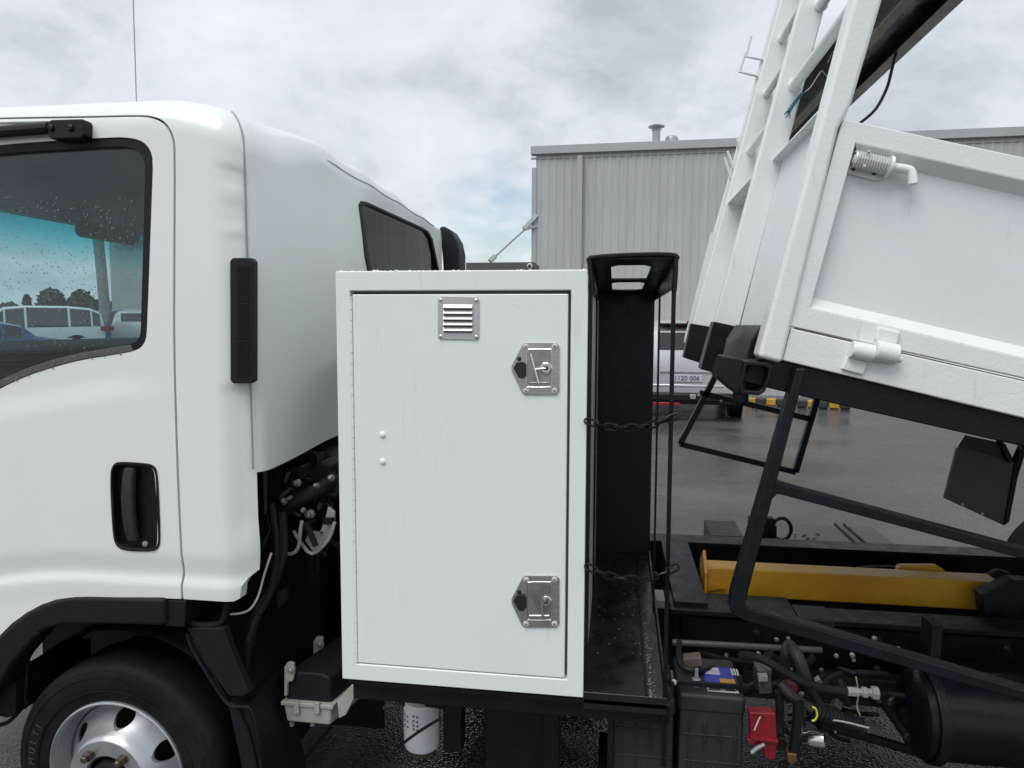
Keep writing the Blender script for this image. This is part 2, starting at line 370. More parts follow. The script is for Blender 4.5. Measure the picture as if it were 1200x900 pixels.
g = G(); px = P(679, 300, wallY).x-wx0; g.bar(wo+wd*px+wn*.09, wo+wd*px+wn*.09+Vector((0, 0, ztop-.2)), .12, .13, up=wn); g.build('downpipe', GREYT, shed, bevel=.015)
g = G(); g.box(wx0-.1, wx0+.02, wallY-.03, wallY+.2, 0, ztop-.42); g.build('corner_flashing', GREYT, shed, bevel=.01)
# roof cowl and dome vent
cp_ = P(769, 162, wallY+1.2)
g = G(); g.lathe([(.10, -.4), (.10, .18), (.13, .2), (.10, .22), (.10, .24), (.20, .27), (.21, .29), (.08, .34)], cp_, (0, 0, 1), 20); g.build('roof_cowl', GALV, shed)
cp2 = P(787, 164, wallY+1.6)
g = G(); g.lathe([(.17, -.4), (.17, 0.02), (.15, .07), (.1, .1), (.03, .115)], cp2, (0, 0, 1), 20); g.build('roof_vent', GALV, shed)
# awning at the left of the corner with stay rod
a0 = P(546, 318, wallY-1.0); a1 = P(626, 307, wallY-1.0)
g = G(); g.box(a0.x, a1.x, wallY-1.0, wallY+3, a0.z-.15, a1.z); g.build('awning_fascia', DGREY, shed, bevel=.01)
cx = P(621, 312, wallY-1.02)
g = G(); g.lathe([(.07, -.02), (.07, .04), (.05, .07), (.02, .075)], cx, (0, -1, 0), 16); q = g.build('flood_lamp', LWHITE, shed)
g = G(); g.lathe([(.035, .0), (.034, .02), (.01, .03)], cx+Vector((0, -.07, 0)), (0, -1, 0), 12); g.build('lamp_lens', DOTS, q)
s0 = P(574, 306, wallY-.6); s1 = P(627, 258, wallY-.0)
g = G(); g.tube([s0, s1], .025, 8, 0); g.build('stay_rod', GALV, shed)
g = G(); g.bar(s0, s0+(s1-s0)*.12, .1, .1); g.build('stay_foot', GALV, shed)
g = G(); g.bar(P(614, 268, wallY-.2), P(629, 252, wallY), .06, .1); g.bar(P(614, 269, wallY-.2), P(629, 265, wallY), .05, .06); g.build('stay_bracket', GALV, shed)

# ================================================================== CARS
def car(name, label, loc, rz, paint, wide=1.86, tall=1.72, group=None, cat='car', scale=1.0):
    """SUV built along +x = front; z up"""
    root = thing(name, label, cat, loc, group); root.rotation_euler = (0, 0, rz); root.scale = (scale,)*3
    hw = wide/2
    # sections: x, z_low, z_belt, z_roof, half width low, half width roof
    sec = [(-2.25, .48, .98, 1.02, .80, .62), (-2.22, .40, 1.02, 1.22, .90, .66), (-2.12, .34, 1.04, 1.55, .96, .70), (-1.85, .30, 1.04, tall-.06, 1, .72), (-1.2, .28, 1.03, tall, 1, .74),
           (0, .28, 1.01, tall, 1, .74), (.55, .28, 1.0, tall-.06, 1, .73), (1.0, .28, .99, 1.34, 1, .76), (1.3, .30, .98, 1.06, .99, .80), (1.9, .32, .93, .97, .96, .80), (2.2, .36, .80, .84, .86, .70), (2.28, .45, .66, .68, .70, .60)]
    def ringp(s_):
        x, zl, zb, zr, wl, wr = s_
        wl *= hw; wr *= hw
        return [(x, -wl*.92, zl), (x, -wl, zl+.12), (x, -wl*1.0, (zl+zb)/2), (x, -wl*.97, zb), (x, -(wr+.03), zb+(zr-zb)*.93), (x, -wr*.8, zr),
                (x, wr*.8, zr), (x, wr+.03, zb+(zr-zb)*.93), (x, wl*.97, zb), (x, wl, (zl+zb)/2), (x, wl, zl+.12), (x, wl*.92, zl)]
    rings = [ringp(s_) for s_ in sec]; n = 12
    body = G(); gl = G(); bv = [v for r_ in rings for v in r_]; bf = []; gf = []
    for i in range(len(rings)-1):
        for k in range(n):
            f = (i*n+k, i*n+(k+1) % n, (i+1)*n+(k+1) % n, (i+1)*n+k)
            isg = (k in (3, 7) and 2 <= i <= 6) or (k == 5 and i in (1, 6, 7) )
            bf.append(f)
            if isg: gf.append(f)
    bf += [tuple(range(n)), tuple(range((len(rings)-1)*n, len(rings)*n))[::-1]]
    def local(gg, nm, mt, bev=0, par=root, seg=2):
        me = bpy.data.meshes.new(nm); me.from_pydata([tuple(v) for v in gg.v], [], gg.f)
        bm = bmesh.new(); bm.from_mesh(me); bmesh.ops.recalc_face_normals(bm, faces=bm.faces); bm.to_mesh(me); bm.free()
        me.polygons.foreach_set('use_smooth', [True]*len(me.polygons)); me.set_sharp_from_angle(angle=R(40)); me.materials.append(mt)
        o = bpy.data.objects.new(nm, me); COL.objects.link(o); o.parent = par
        if bev: m_ = o.modifiers.new('b', 'BEVEL'); m_.width = bev; m_.segments = seg; m_.limit_method = 'ANGLE'; m_.angle_limit = R(25)
        return o
    body.add(bv, bf); local(body, 'body', paint, .03, seg=3)
    # glass panes: inset and lifted a few mm
    for f in gf:
        c = sum((Vector(bv[i]) for i in f), Vector())/4
        nrm = (Vector(bv[f[1]])-Vector(bv[f[0]])).cross(Vector(bv[f[3]])-Vector(bv[f[0]])).normalized()
        if nrm.dot(c-Vector((c.x, 0, 1.0))) < 0: nrm = -nrm
        q = [Vector(bv[i]) + (c-Vector(bv[i])).normalized()*.045 + nrm*.006 for i in f]
        gg = G(); gg.poly(q, -nrm*.02); local(gg, 'window', CGLASS)
    for wx in (-1.38, 1.38):
        for s_ in (-1, 1):
            gg = G(); gg.lathe([(.22, .0), (.30, .02), (.345, .0), (.35, -.05), (.35, -.17), (.33, -.22), (.2, -.22)], (wx, s_*(hw-.0), .35), (0, s_, 0), 28)
            w = local(gg, 'wheel', TYRE)
            gg = G(); gg.lathe([(.05, .01), (.19, .0), (.22, .015), (.225, -.01)], (wx, s_*(hw+.005), .35), (0, s_, 0), 24); local(gg, 'rim', RIMM, par=w)
            gg = G(); gg.lathe([(.40, .004), (.415, .006), (.42, 0), (.40, -.03)], (wx, s_*(hw-.006), .37), (0, s_, 0), 28); local(gg, 'wheel_arch', PLAST)
    gg = G(); gg.box(-2.30, -2.0, -hw*.86, hw*.86, .30, .50); local(gg, 'rear_bumper', PLAST, .03)
    gg = G(); gg.box(2.0, 2.31, -hw*.7, hw*.7, .32, .52); local(gg, 'front_bumper', PLAST, .03)
    for s_ in (-1, 1):
        gg = G(); gg.box(-2.27, -2.08, s_*hw*.84-.10, s_*hw*.84+.10, .92, 1.08); local(gg, 'tail_lamp', LAMPR, .02)
        gg = G(); gg.box(2.05, 2.26, s_*hw*.6-.15, s_*hw*.6+.15, .66, .78); local(gg, 'headlight', LWHITE, .02)
    return root, local
# silver SUV seen from behind under the raised tray
sc_ = P(803, 492, 9.3)
silver, loc_ = car('parked_suv', 'silver SUV parked with its rear and licence plate towards the raised tray', (P(808, 400, 10.9).x+.10, 12.9, 0), R(90-4), SILVER, tall=1.76, wide=1.98)
gg = G(); gg.box(-2.262, -2.24, -.45, .45, .83, .865); loc_(gg, 'chrome_strip', CHROME)
gg = G(); gg.box(-2.262, -2.23, -.62, .62, .60, .64); loc_(gg, 'bumper_crease', SILVER, .01)
gg = G(); gg.box(-2.275, -2.25, -.26, .26, .69, .81)
plate = loc_(gg, 'licence_plate', LWHITE, .006)
def text(body, size, m_, parent, matrix, ex=.002, name='number_lettering'):
    cu = bpy.data.curves.new(name, 'FONT'); cu.body = body; cu.size = size; cu.align_x = 'CENTER'; cu.align_y = 'CENTER'; cu.extrude = ex
    o = bpy.data.objects.new(name, cu); COL.objects.link(o)
    dg = bpy.context.evaluated_depsgraph_get(); me = bpy.data.meshes.new_from_object(o.evaluated_get(dg)); drop(o)
    o = bpy.data.objects.new(name, me); me.materials.clear(); me.materials.append(m_); COL.objects.link(o); o.parent = parent; o.matrix_local = matrix; return o
text('1120 006', .115, mat('plate blue', (.02, .03, .16), .5), plate, Matrix(((0, 0, -1, -2.279), (-1, 0, 0, 0), (0, 1, 0, .75), (0, 0, 0, 1))))
gg = G(); gg.box(-2.34, -2.28, -.62, .62, .36, .48); loc_(gg, 'lower_valance', PLAST, .02)
gg = G(); gg.box(-2.36, -2.30, -.16, -.06, .40, .48); loc_(gg, 'tow_socket', GALV, .01)
gg = G(); gg.box(-2.32, -2.28, .1, .6, .28, .33); loc_(gg, 'fog_reflector', LAMPR, .01)
gg = G(); gg.box(-2.16, -1.9, -.5, .5, 1.66, 1.70); loc_(gg, 'roof_spoiler', PLAST, .01)
gg = G(); gg.box(-2.20, -2.16, -.42, .02, 1.70, 1.745); loc_(gg, 'high_brake_lamp', LAMPR, .006)
# cars beyond the windscreen
wv = P(40, 380, 11.2)
car('parked_suv', 'white SUV seen side on through the cab windscreen', (P(28, 380, 19).x, 19, .48), R(226), CARWH, tall=1.74)
car('parked_car', 'blue car seen through the windscreen behind the white SUV', (P(112, 380, 22).x, 22.5, .48), R(220), CARBL, tall=1.66)
car('parked_car', 'blue car at the far left edge of the view, in front of the white SUV', (P(-30, 380, 15).x, 15, .24), R(48), CARBL, tall=1.5)
car('parked_suv', 'silver SUV parked beside the pale sign building', (P(160, 380, 22).x, 23.5, .48), R(100), SILVER, tall=1.7)
g = G(); g.add([(-60, 13.5, .0), (-9, 13.5, 0), (-9, 17, .48), (-60, 17, .48), (-9, 25.5, .48), (-60, 25.5, .48)], [(0, 1, 2, 3), (3, 2, 4, 5)]); g.build('raised_yard', gm, kind='structure')
# wheel stop kerb with yellow and black blocks
stop = thing('wheel_stop', 'yellow and black striped rubber wheel stop on the asphalt beside the silver SUV', 'wheel stop', PZ(872, 472, 0))
ks = PZ(874, 474, 0); ke = PZ(1010, 484, 0)
kdir = (Vector((ke.x, ks.y-.5, 0))-Vector((ks.x, ks.y, 0))).normalized()
for i in range(10):
    a = Vector((ks.x, ks.y, .075)) + kdir*(.20*i)
    g = G(); g.bar(a, a+kdir*.197, .17, .15, up=(-kdir.y, kdir.x, 0)); g.build('block', CURBY if i % 2 == 0 else CURBK, stop, bevel=.03)

# trees, pole, sign building to the front left
def crown(root, c, rad, n, name='crown'):
    g = G()
    for _ in range(n):
        d = Vector((random.gauss(0, 1), random.gauss(0, 1), random.gauss(0, 1))).normalized()*(random.random()**.35)
        p = Vector(c)+Vector((d.x*rad[0], d.y*rad[1], d.z*rad[2]))
        a = Vector((random.uniform(-1, 1), random.uniform(-1, 1), random.uniform(-1, 1))).normalized(); b_ = a.orthogonal().normalized(); s_ = random.uniform(.2, .6)
        g.add([p-a*s_, p+b_*s_*.6, p+a*s_, p-b_*s_*.6], [(0, 1, 2, 3)])
    return g.build(name, LEAF, root)
TL = ['dark bushy tree tallest in the row behind the parked white SUV', 'low rounded tree at the left end of the distant tree row', 'spiky young tree standing apart at the left of the tree row',
      'broad dark tree in the middle of the distant tree row', 'tree right of the concrete pole in the distant row', 'small tree beside the pale sign building']
for i, (px_, Y_, ty_, ww_) in enumerate([(62, 100, 338, 17), (12, 104, 355, 16), (33, 102, 346, 4), (97, 100, 340, 17), (120, 98, 350, 14), (134, 97, 353, 12)]):
    q = P(px_, 380, Y_); hh = P(px_, ty_, Y_).z; ww = (P(px_+ww_, 380, Y_)-q).length*.8
    tr_ = thing('tree', TL[i], 'tree', (q.x, Y_, 0), 'trees beyond the car park')
    g = G(); g.tube([(q.x, Y_, 0), (q.x+.1, Y_, hh*.4), (q.x-.1, Y_, hh*.8)], [.25, .18, .06], 8); g.build('trunk', TRUNK, tr_)
    for k in range(4):
        g = G(); a = random.uniform(0, 6.28); g.tube([(q.x, Y_, hh*(.3+.12*k)), (q.x+math.cos(a)*ww*.5, Y_+math.sin(a)*ww*.5, hh*(.5+.12*k))], [.09, .03], 6); g.build('limb', TRUNK, tr_)
    crown(tr_, (q.x, Y_, hh*.55), (ww, ww, hh*.45), 1500)
pq = P(121, 380, 22)
pole = thing('utility_pole', 'slender concrete utility pole seen through the windscreen', 'pole', (pq.x, 22, 0))
g = G(); g.tube([(pq.x+.18, 22, 0), (pq.x, 22, 4), (pq.x-.25, 22, 7.0)], [.2, .18, .12], 12); g.build('shaft', CONC, pole)
g = G(); g.bar((pq.x-.6, 22, 6.8), (pq.x+.5, 22, 6.8), .1, .1); g.build('crossarm', TRUNK, pole)
sb = P(132, 380, 26); se = P(190, 380, 26)
sgb = thing('sign_building', 'pale panel building with faint dark lettering behind the concrete pole', 'building', (sb.x, 26, 0))
g = G(); SH = P(150, 205, 26).z; SW = P(290, 380, 26).x-sb.x; g.box(sb.x, sb.x+SW, 26, 31, 0, SH); g.build('wall', PALEW, sgb)
g = G(); g.box(sb.x-.1, sb.x+SW, 25.9, 31.1, SH+.002, SH+.25); g.build('parapet', GREYT, sgb)
GREYT2 = mat('faded lettering', (.22, .235, .24), .6)
tm = Matrix(((1, 0, 0, 0), (0, 0, -1, -.02), (0, 1, 0, 0), (0, 0, 0, 1)))
for s_, z_ in (('TH WES', 284), ('UTUMTUI', 290)):
    q = P(156, z_, 26); mm_ = tm.copy(); mm_.translation = (q.x-sb.x, -.03, q.z); text(s_, .36, GREYT2, sgb, mm_, name='wall_lettering')

# ================================================================== TRUCK
truck = thing('tipper_truck', 'white tipper truck with tray tipped up, white toolbox and black rack behind the cab', 'truck', (0, 1.1, 0))
T = truck
XR = -1.035; XF = -2.72; CW = 2.34; ZT = 2.325
# --- cab shell: rounded box with pressed creases
def sstep(a, b, x):
    t_ = max(0, min(1, (x-a)/(b-a))); return t_*t_*(3-2*t_)
gx0, gx1 = P(266, 400, 0).x, P(300, 400, 0).x
def skin_offset(x, z, bulk=True):
    """+ = pushed inwards (towards +Y)"""
    o = 0
    # lower body crease: highlight line that bends down in front of the wheel
    xs = P(110, 670, 0).x
    zc = .905 - (max(0, xs-x)**2)*.32
    zd = z-zc
    o += .0075*sstep(.085, .010, zd)*sstep(-.014, .006, zd)
    o += .003*sstep(-.02, -.09, zd)
    # belt swell
    zb = 1.50 - max(0, (-1.45-x))*.18
    o -= .006*sstep(zb+.02, zb-.06, z)*sstep(-1.25, -1.5, x)
    # pressed channel at the rear edge
    if x > gx0-.02:
        k = sstep(gx0-.02, gx0+.012, x)*(1-sstep(gx1-.01, gx1+.01, x))
        depth = .006 + (.012 if z < 1.50 else 0)*sstep(1.50, 1.47, z) 
        depth *= 1-sstep(2.12, 2.16, z)
        depth += -.003*(sstep(2.01, 2.02, z)*(1-sstep(2.06, 2.075, z))) - .003*(sstep(1.915, 1.93, z)*(1-sstep(1.94, 1.955, z)))
        o += k*depth*(1-sstep(1.10, 1.0, z)*.4)
    return o
def axis_vals(a, b, fine):
    n_ = max(2, int((b-a)/fine)); return [a+(b-a)*i/n_ for i in range(n_+1)]
def rounded_box(x0, x1, y0, y1, z0, z1, r, fx, fy, fz):
    def grid(a, b, f, ra):
        v = [a + ra*(1-math.cos(math.pi/2*i/6)) for i in range(6)] + axis_vals(a+ra, b-ra, f) + [b - ra*(1-math.cos(math.pi/2*i/6)) for i in range(5, -1, -1)]
        return v
    X = grid(x0, x1, fx, r); Y = grid(y0, y1, fy, r); Z = grid(z0, z1, fz, r)
    idx = {}; vs = []; fs = []
    def vid(i, j, k):
        key = (i, j, k)
        if key not in idx:
            p = Vector((X[i], Y[j], Z[k])); q = Vector((min(max(p.x, x0+r), x1-r), min(max(p.y, y0+r), y1-r), min(max(p.z, z0+r), z1-r)))
            d = p-q
            if d.length > 1e-9:
                c = d.normalized(); 
                # push to the rounded surface
                p = q + c*r if (abs(d.x) > 1e-9)+(abs(d.y) > 1e-9)+(abs(d.z) > 1e-9) > 1 else p
            idx[key] = len(vs); vs.append(p)
        return idx[key]
    nx, ny, nz_ = len(X), len(Y), len(Z)
    for i in range(nx-1):
        for j in range(ny-1):
            fs.append((vid(i, j, 0), vid(i, j+1, 0), vid(i+1, j+1, 0), vid(i+1, j, 0))); k = nz_-1
            fs.append((vid(i, j, k), vid(i+1, j, k), vid(i+1, j+1, k), vid(i, j+1, k)))
    for i in range(nx-1):
        for k in range(nz_-1):
            fs.append((vid(i, 0, k), vid(i+1, 0, k), vid(i+1, 0, k+1), vid(i, 0, k+1))); j = ny-1
            fs.append((vid(i, j, k), vid(i, j, k+1), vid(i+1, j, k+1), vid(i+1, j, k)))
    for j in range(ny-1):
        for k in range(nz_-1):
            fs.append((vid(0, j, k), vid(0, j, k+1), vid(0, j+1, k+1), vid(0, j+1, k))); i = nx-1
            fs.append((vid(i, j, k), vid(i, j+1, k), vid(i, j+1, k+1), vid(i, j, k+1)))
    return vs, fs
def corner_drop(v):
    t_ = max(0, (v.x-(XR-.30))/.30)
    v.z -= .075*t_*t_*sstep(2.0, 2.25, v.z)*(1-sstep(.08, .55, v.y))
def ribs(v):     # roof ribs running back, seen end-on at the rear
    if v.z > 2.2:
        w_ = sstep(2.2, 2.30, v.z)
        v.z += w_*.013*(.5+.5*math.cos((v.y-.62)*2*math.pi/.42))**2*sstep(.28, .45, v.y)*sstep(2.2, 2.0, v.y) - w_*.05*sstep(.4, CW, v.y)**2
cv, cf = rounded_box(XF, XR, 0, CW, .45, ZT, .10, .013, .05, .013)
for v in cv:
    if v.y < .1:
        v.y += skin_offset(v.x, v.z)*(1-sstep(.02, .08, v.y))
    corner_drop(v)
    ribs(v)
    if v.x > XR-.04 and .12 < v.y:    # gentle swelling of the back wall
        v.x += .012*math.sin(min(1, (v.y-.12)/.5)*math.pi)*sstep(1.2, 1.6, v.z) + .006*math.sin(v.y*9)*sstep(1.7, 2.1, v.z)*(1-sstep(2.15, 2.25, v.z))
        # the lower edge tucks inwards towards the middle
        v.x -= .008*sstep(1.75, 1.40, v.z)*sstep(.15, 1.0, v.y) + .045*sstep(1.48+.12*v.y, 1.25, v.z)*sstep(.10, .75, v.y)
g = G(); g.add(cv, cf)
shell = g.build('cab_shell', WHITE, T)
def cutter(fn):
    g = G(); fn(g); return g.build('cut', BLACK, T)
door_out = [(-90, 141), (0, 138.5), (100, 137.5), (160, 136), (176, 137.5), (188, 142), (197, 151), (202, 163), (203.5, 178), (203, 300), (202.5, 400), (206, 530), (210.6, 640), (213, 668), (211.5, 684), (212, 702),
            (212, 712), (100, 709), (67, 712), (33, 727), (0, 755), (-90, 840)]
def chaikin(pts, it=2):
    for _ in range(it):
        o = []; n_ = len(pts)
        for i in range(n_):
            a, b_ = pts[i], pts[(i+1) % n_]; o += [(a[0]*.75+b_[0]*.25, a[1]*.75+b_[1]*.25), (a[0]*.25+b_[0]*.75, a[1]*.25+b_[1]*.75)]
        pts = o
    return pts
def grow(pts, k):
    n_ = len(pts); o = []
    cxp = sum(p[0] for p in pts)/n_; 
    for i in range(n_):
        a, b_, c = Vector(pts[i-1]), Vector(pts[i]), Vector(pts[(i+1) % n_])
        d1 = (b_-a).normalized(); d2 = (c-b_).normalized(); nn = Vector((d1.y+d2.y, -(d1.x+d2.x)))
        nn = nn.normalized() if nn.length > 1e-6 else Vector((0, 0)); o.append((b_.x+nn.x*k, b_.y+nn.y*k))
    return o
door_out = chaikin(door_out, 1)
arch_cut = [(-90, 830), (-40, 775), (-10, 753), (0, 745), (15, 730), (33, 717), (50, 708), (67, 702), (85, 699.5), (100, 699), (160, 700), (212, 702), (272, 706), (277.5, 704), (279, 690), (284, 682), (294, 674), (304, 667), (330, 660), (330, 1100), (-90, 1100)]
c1 = cutter(lambda g: g.pc(grow(door_out, 2.6), -.3, .07))          # door opening in the shell
c2 = cutter(lambda g: g.pc(arch_cut, -.3, CW+.3))
c3 = cutter(lambda g: g.box(-2.3, 0, .055, CW+.2, .3, 1.228))        # everything under the floor of the cab
c4 = cutter(lambda g: g.box(XF+.07, XR-.07, .06, CW-.06, 1.235, ZT-.10))    # the cabin
rw = [(418, 240), (421, 235.5), (428, 236.5), (494, 266.5), (501, 271), (506, 280), (519.5, 345), (436, 345), (426, 300)]
rwo = [PXX(x, y, XR) for x, y in rw]
c5 = cutter(lambda g: g.poly([(XR-.2, p.y, p.z) for p in rwo], (.4, 0, 0)))
ws = [(XF-.2, .12, 1.50), (XF-.2, CW-.12, 1.50), (XF-.2, CW-.16, 2.16), (XF-.2, .16, 2.16)]
c6 = cutter(lambda g: g.poly([Vector(p) for p in ws], (.42, 0, 0)))
door = shell.copy(); door.data = shell.data.copy(); door.name = 'door'; COL.objects.link(door); door.parent = T
boolean(shell, [c1, c2, c3, c4, c5, c6])
win_out = [(-60, 178), (0, 169.5), (60, 165), (133, 160.5), (155, 161.5), (168, 166), (176, 175), (179.5, 188), (178, 230), (172.5, 385), (171, 399), (165, 408), (155, 412), (133, 416), (97, 421.5), (67, 429), (33, 440), (0, 455), (-60, 492)]; win_out = chaikin(win_out, 1)
d1 = cutter(lambda g: g.pc(door_out, -.3, .045))
d2 = cutter(lambda g: g.pc(win_out, -.35, .30))
ho = [(133, 543), (140, 541), (172, 543), (180, 546), (184, 553), (186, 590), (187.5, 635), (185, 643), (178, 647), (146, 646), (136, 641), (132, 630), (129.5, 590), (128.5, 552)]; ho = chaikin(ho)
d3 = cutter(lambda g: g.pc([((x-157)*.93+157, (y-594)*.96+594) for x, y in ho], -.3, .03))
boolean(door, [d1], 'INTERSECT'); boolean(door, [d2, c2, d3]); drop(d3)
for c in (c1, c3, c4, c5, c6, d1, d2): drop(c)
# black ring behind the door gap: jamb shade put in as colour
g = G(); ji = grow(door_out, -6); jo = grow(door_out, 3)
n_ = len(jo); g.ring([P(x, y, .05) for x, y in jo[:]], [P(x, y, .05) for x, y in ji], (0, .015, 0)); jamb = g.build('door_gap_shade', DOTS, T); boolean(jamb, [c2]); drop(c2)
# window rubber, sill strip and pane
win_in = [(-60, 188), (0, 180), (60, 176), (133, 171.5), (150, 172.5), (160, 176), (167, 183), (170, 193), (169, 230), (165, 378), (164.5, 392), (161, 399), (153, 403), (131, 407), (95, 413), (64, 420.5), (30, 431.5), (0, 445), (-60, 481)]; win_in = chaikin(win_in, 1)
g = G(); g.ring([P(x, y, .004) for x, y in win_out], [P(x, y, .004) for x, y in win_in], (0, .03, 0)); g.build('window_seal', PLAST, T, bevel=.002)
sill_o = [(-60, 491), (0, 454.3), (33, 439.3), (67, 428.3), (97, 420.8), (133, 415.3), (155, 411.3)]
sill_i = [(153, 404), (131, 407.5), (95, 413.5), (64, 421), (30, 432), (0, 445.5), (-60, 481)]
g = G(); g.pr(sill_o+sill_i, -.002, .012); g.build('window_sill_strip', mat('weathered trim', (.11, .105, .11), .6, noise=.25, nscale=30), T, bevel=.0015)
g = G(); g.pr([(x, y) for x, y in grow(win_in, 3)], .018, .023); pane = g.build('window_pane', DOORGLASS, T)
# rain drops on the door glass
g = G()
for _ in range(520):
    u_, v_ = random.random(), random.random()
    x_ = -5+165*u_; y_ = 225+190*v_**.9 + .1*x_*.3
    if random.random() < .35: y_ = 225+110*random.random()+x_*.2
    if y_ > 440-x_*.22: continue
    c = P(x_, y_, .018); r_ = random.choice([.0011, .0014, .0018, .0023])
    ring_ = [c+Vector((math.cos(a)*r_, -.0002, math.sin(a)*r_*random.uniform(.9, 1.3))) for a in (0, 1.05, 2.1, 3.14, 4.19, 5.24)]
    g.add(ring_+[c+Vector((0, -r_*.6, 0))], [(i, (i+1) % 6, 6) for i in range(6)])
g.build('raindrop', DROP, pane, ang=80, kind='stuff')
g = G()   # drops on the sill strip
for _ in range(26):
    x_ = random.uniform(5, 150); y_ = 449-x_*.42+x_*x_*.00105+random.uniform(-3, 5); c = P(x_, y_, -.003); r_ = random.uniform(.0015, .003)
    ring_ = [c+Vector((math.cos(a)*r_*1.4, 0, math.sin(a)*r_)) for a in (0, 1.05, 2.1, 3.14, 4.19, 5.24)]
    g.add(ring_+[c+Vector((0, -r_*.6, 0))], [(i, (i+1) % 6, 6) for i in range(6)])
g.build('raindrop', DROP, pane, ang=80, kind='stuff')
# windscreen (raked), header, dashboard, mirror, steering wheel, far door pane
g = G(); g.poly([(-2.60, .14, 1.52), (-2.60, CW-.14, 1.52), (-2.36, CW-.18, 2.19), (-2.36, .18, 2.19)], (-.006, 0, .0)); g.build('windscreen', SCREEN, T)
g = G(); g.box(-2.55, -1.12, .07, CW-.07, 2.185, 2.215); g.build('headliner', DARKIN, T, bevel=.01)
g = G(); g.poly([(-2.62, .1, 1.24), (-2.62, .1, 1.55), (-2.30, .1, 1.60), (-2.16, .1, 1.56), (-2.10, .1, 1.45), (-2.12, .1, 1.24)], (0, CW-.2, 0)); g.build('dashboard', DASH, T, bevel=.03, seg=3)
mq = P(128, 272, 1.22)
g = G(); g.poly(rrect(mq, (.75, .66, -.12), (.0, .17, .98), .26, .085, .03), (-.03, .02, 0)); mir = g.build('interior_mirror', DASH, T, bevel=.005)
g = G(); g.tube([mq+Vector((-.02, .0, .02)), mq+Vector((-.04, -.01, .12)), mq+Vector((-.06, -.02, .25))], .012, 8); g.build('mirror_stem', DASH, mir)
g = G(); sc = Vector((-2.02, 1.62, 1.50)); ax = Vector((.55, 0, .83)); a_ = ax.orthogonal().normalized(); b_ = ax.cross(a_)
g.tube([sc + (a_*math.cos(2*math.pi*k/24)+b_*math.sin(2*math.pi*k/24))*.21 for k in range(24)], .017, 8, 1, closed=True)
g.bar(sc-a_*.2, sc+a_*.2, .03, .02); g.bar(sc, sc-b_*.2, .03, .02); g.build('steering_wheel', DASH, T)
g = G(); g.box(-1.72, -1.30, .25, .85, 1.24, 1.36); g.box(-1.36, -1.22, .27, .83, 1.36, 1.78); g.build('seat', DASH, T, bevel=.05, seg=3)
# rear window
def shrink(pts, k):
    c = sum(pts, Vector())/len(pts); o = []
    for p in pts:
        o.append(p+(c-p).normalized()*k)
    return o
rI = shrink(rwo, .045)
g = G(); g.ring([p+Vector((.008, 0, 0)) for p in rwo], [p+Vector((.008, 0, 0)) for p in rI], (-.03, 0, 0)); rs = g.build('rear_window_seal', PLAST, T, bevel=.004)
g = G(); g.poly([p+Vector((-.004, 0, 0)) for p in shrink(rwo, .02)], (-.005, 0, 0)); g.build('rear_window_pane', REARGLASS, T)
# panel seam that runs up the rear corner and over the roof edge
seam = []
for z_ in (1.24, 1.6, 1.9, 2.10, 2.18): seam.append(Vector((XR-.1+.1*math.cos(R(38)), .1-.1*math.sin(R(38)), z_)))
for a in (20, 40, 60, 78):
    q = R(a); c0 = Vector((XR-.1, .1, ZT-.1)); dd = Vector((math.cos(R(38))*math.cos(q), -math.sin(R(38))*math.cos(q), math.sin(q))); seam.append(c0+dd*.1)
for q in seam: corner_drop(q)
g = G(); g.tube(seam, .0032, 6, 3); g.build('panel_seam', SEAMG, T)
seam2 = [Vector((XR-.1+.1*math.cos(R(14))+.001, y_, ZT-.1+.1*math.sin(R(14)) )) for y_ in [.12+.06*k for k in range(34)]]
for q in seam2: corner_drop(q); ribs(q)
g = G(); g.tube(seam2, .0022, 6, 3); g.build('panel_seam', SEAMG, T)
# side vent grille
vt = [P(x, y, -.004) for x, y in ((272, 302), (293, 302), (296.5, 306), (296.5, 446), (293, 449.5), (273, 449.5), (269.5, 446), (269, 306))]
g = G(); g.poly(vt, (0, .03, 0)); vent = g.build('cab_side_vent', PLAST, T, bevel=.004, seg=3)
for i in range(3):
    g = G(); y_ = 312+i*44; g.pr([(277.5, y_), (293, y_), (293, y_+42), (277.5, y_+42)], -.0052, -.002); g.build('vent_mesh', mat('fine vent mesh', (.004, .004, .006), .5, bump=1.0, bscale=400, spec=.2), vent, bevel=.001)
# door handle: bezel, cup, lever, key lock
hc = Vector(P(157, 594, 0))
HO = [P(x, y, -.004+skin_offset(P(x, y).x, P(x, y).z)) for x, y in ho]
HI = [h+(hc-h).normalized()*.009 for h in HO]
g = G(); g.ring(HO, HI, (0, .03, 0)); hb = g.build('door_handle', PLAST, T, bevel=.002)
g = G(); g.poly([h+Vector((0, .024, 0)) for h in HI], (0, .004, 0)); g.build('handle_cup', SATIN, hb)
g = G(); n_ = 7; pts = [P(x, y, 0) for x, y in ((153, 548), (152.5, 558), (152, 580), (153, 602), (154.5, 618), (156, 634))]
ya = [-.004, -.009, -.012, -.012, -.010, -.002]; hw_ = [.016, .018, .019, .019, .018, .016]; vs = []; fs = []
for i, p in enumerate(pts):
    for dx_, dy_ in ((-1, 0), (-.8, -.006), (.8, -.006), (1, 0), (1, .014), (-1, .014)): vs.append(p+Vector((dx_*hw_[i], ya[i]+dy_, 0)))
for i in range(5):
    for k in range(6): fs.append((i*6+k, i*6+(k+1) % 6, i*6+6+(k+1) % 6, i*6+6+k))
fs += [tuple(range(6)), tuple(range(30, 36))]
g.add(vs, fs)
g.build('handle_lever', mat('worn lever plastic', (.022, .024, .029), .6, noise=.2, nscale=40), hb, bevel=.004, seg=3)
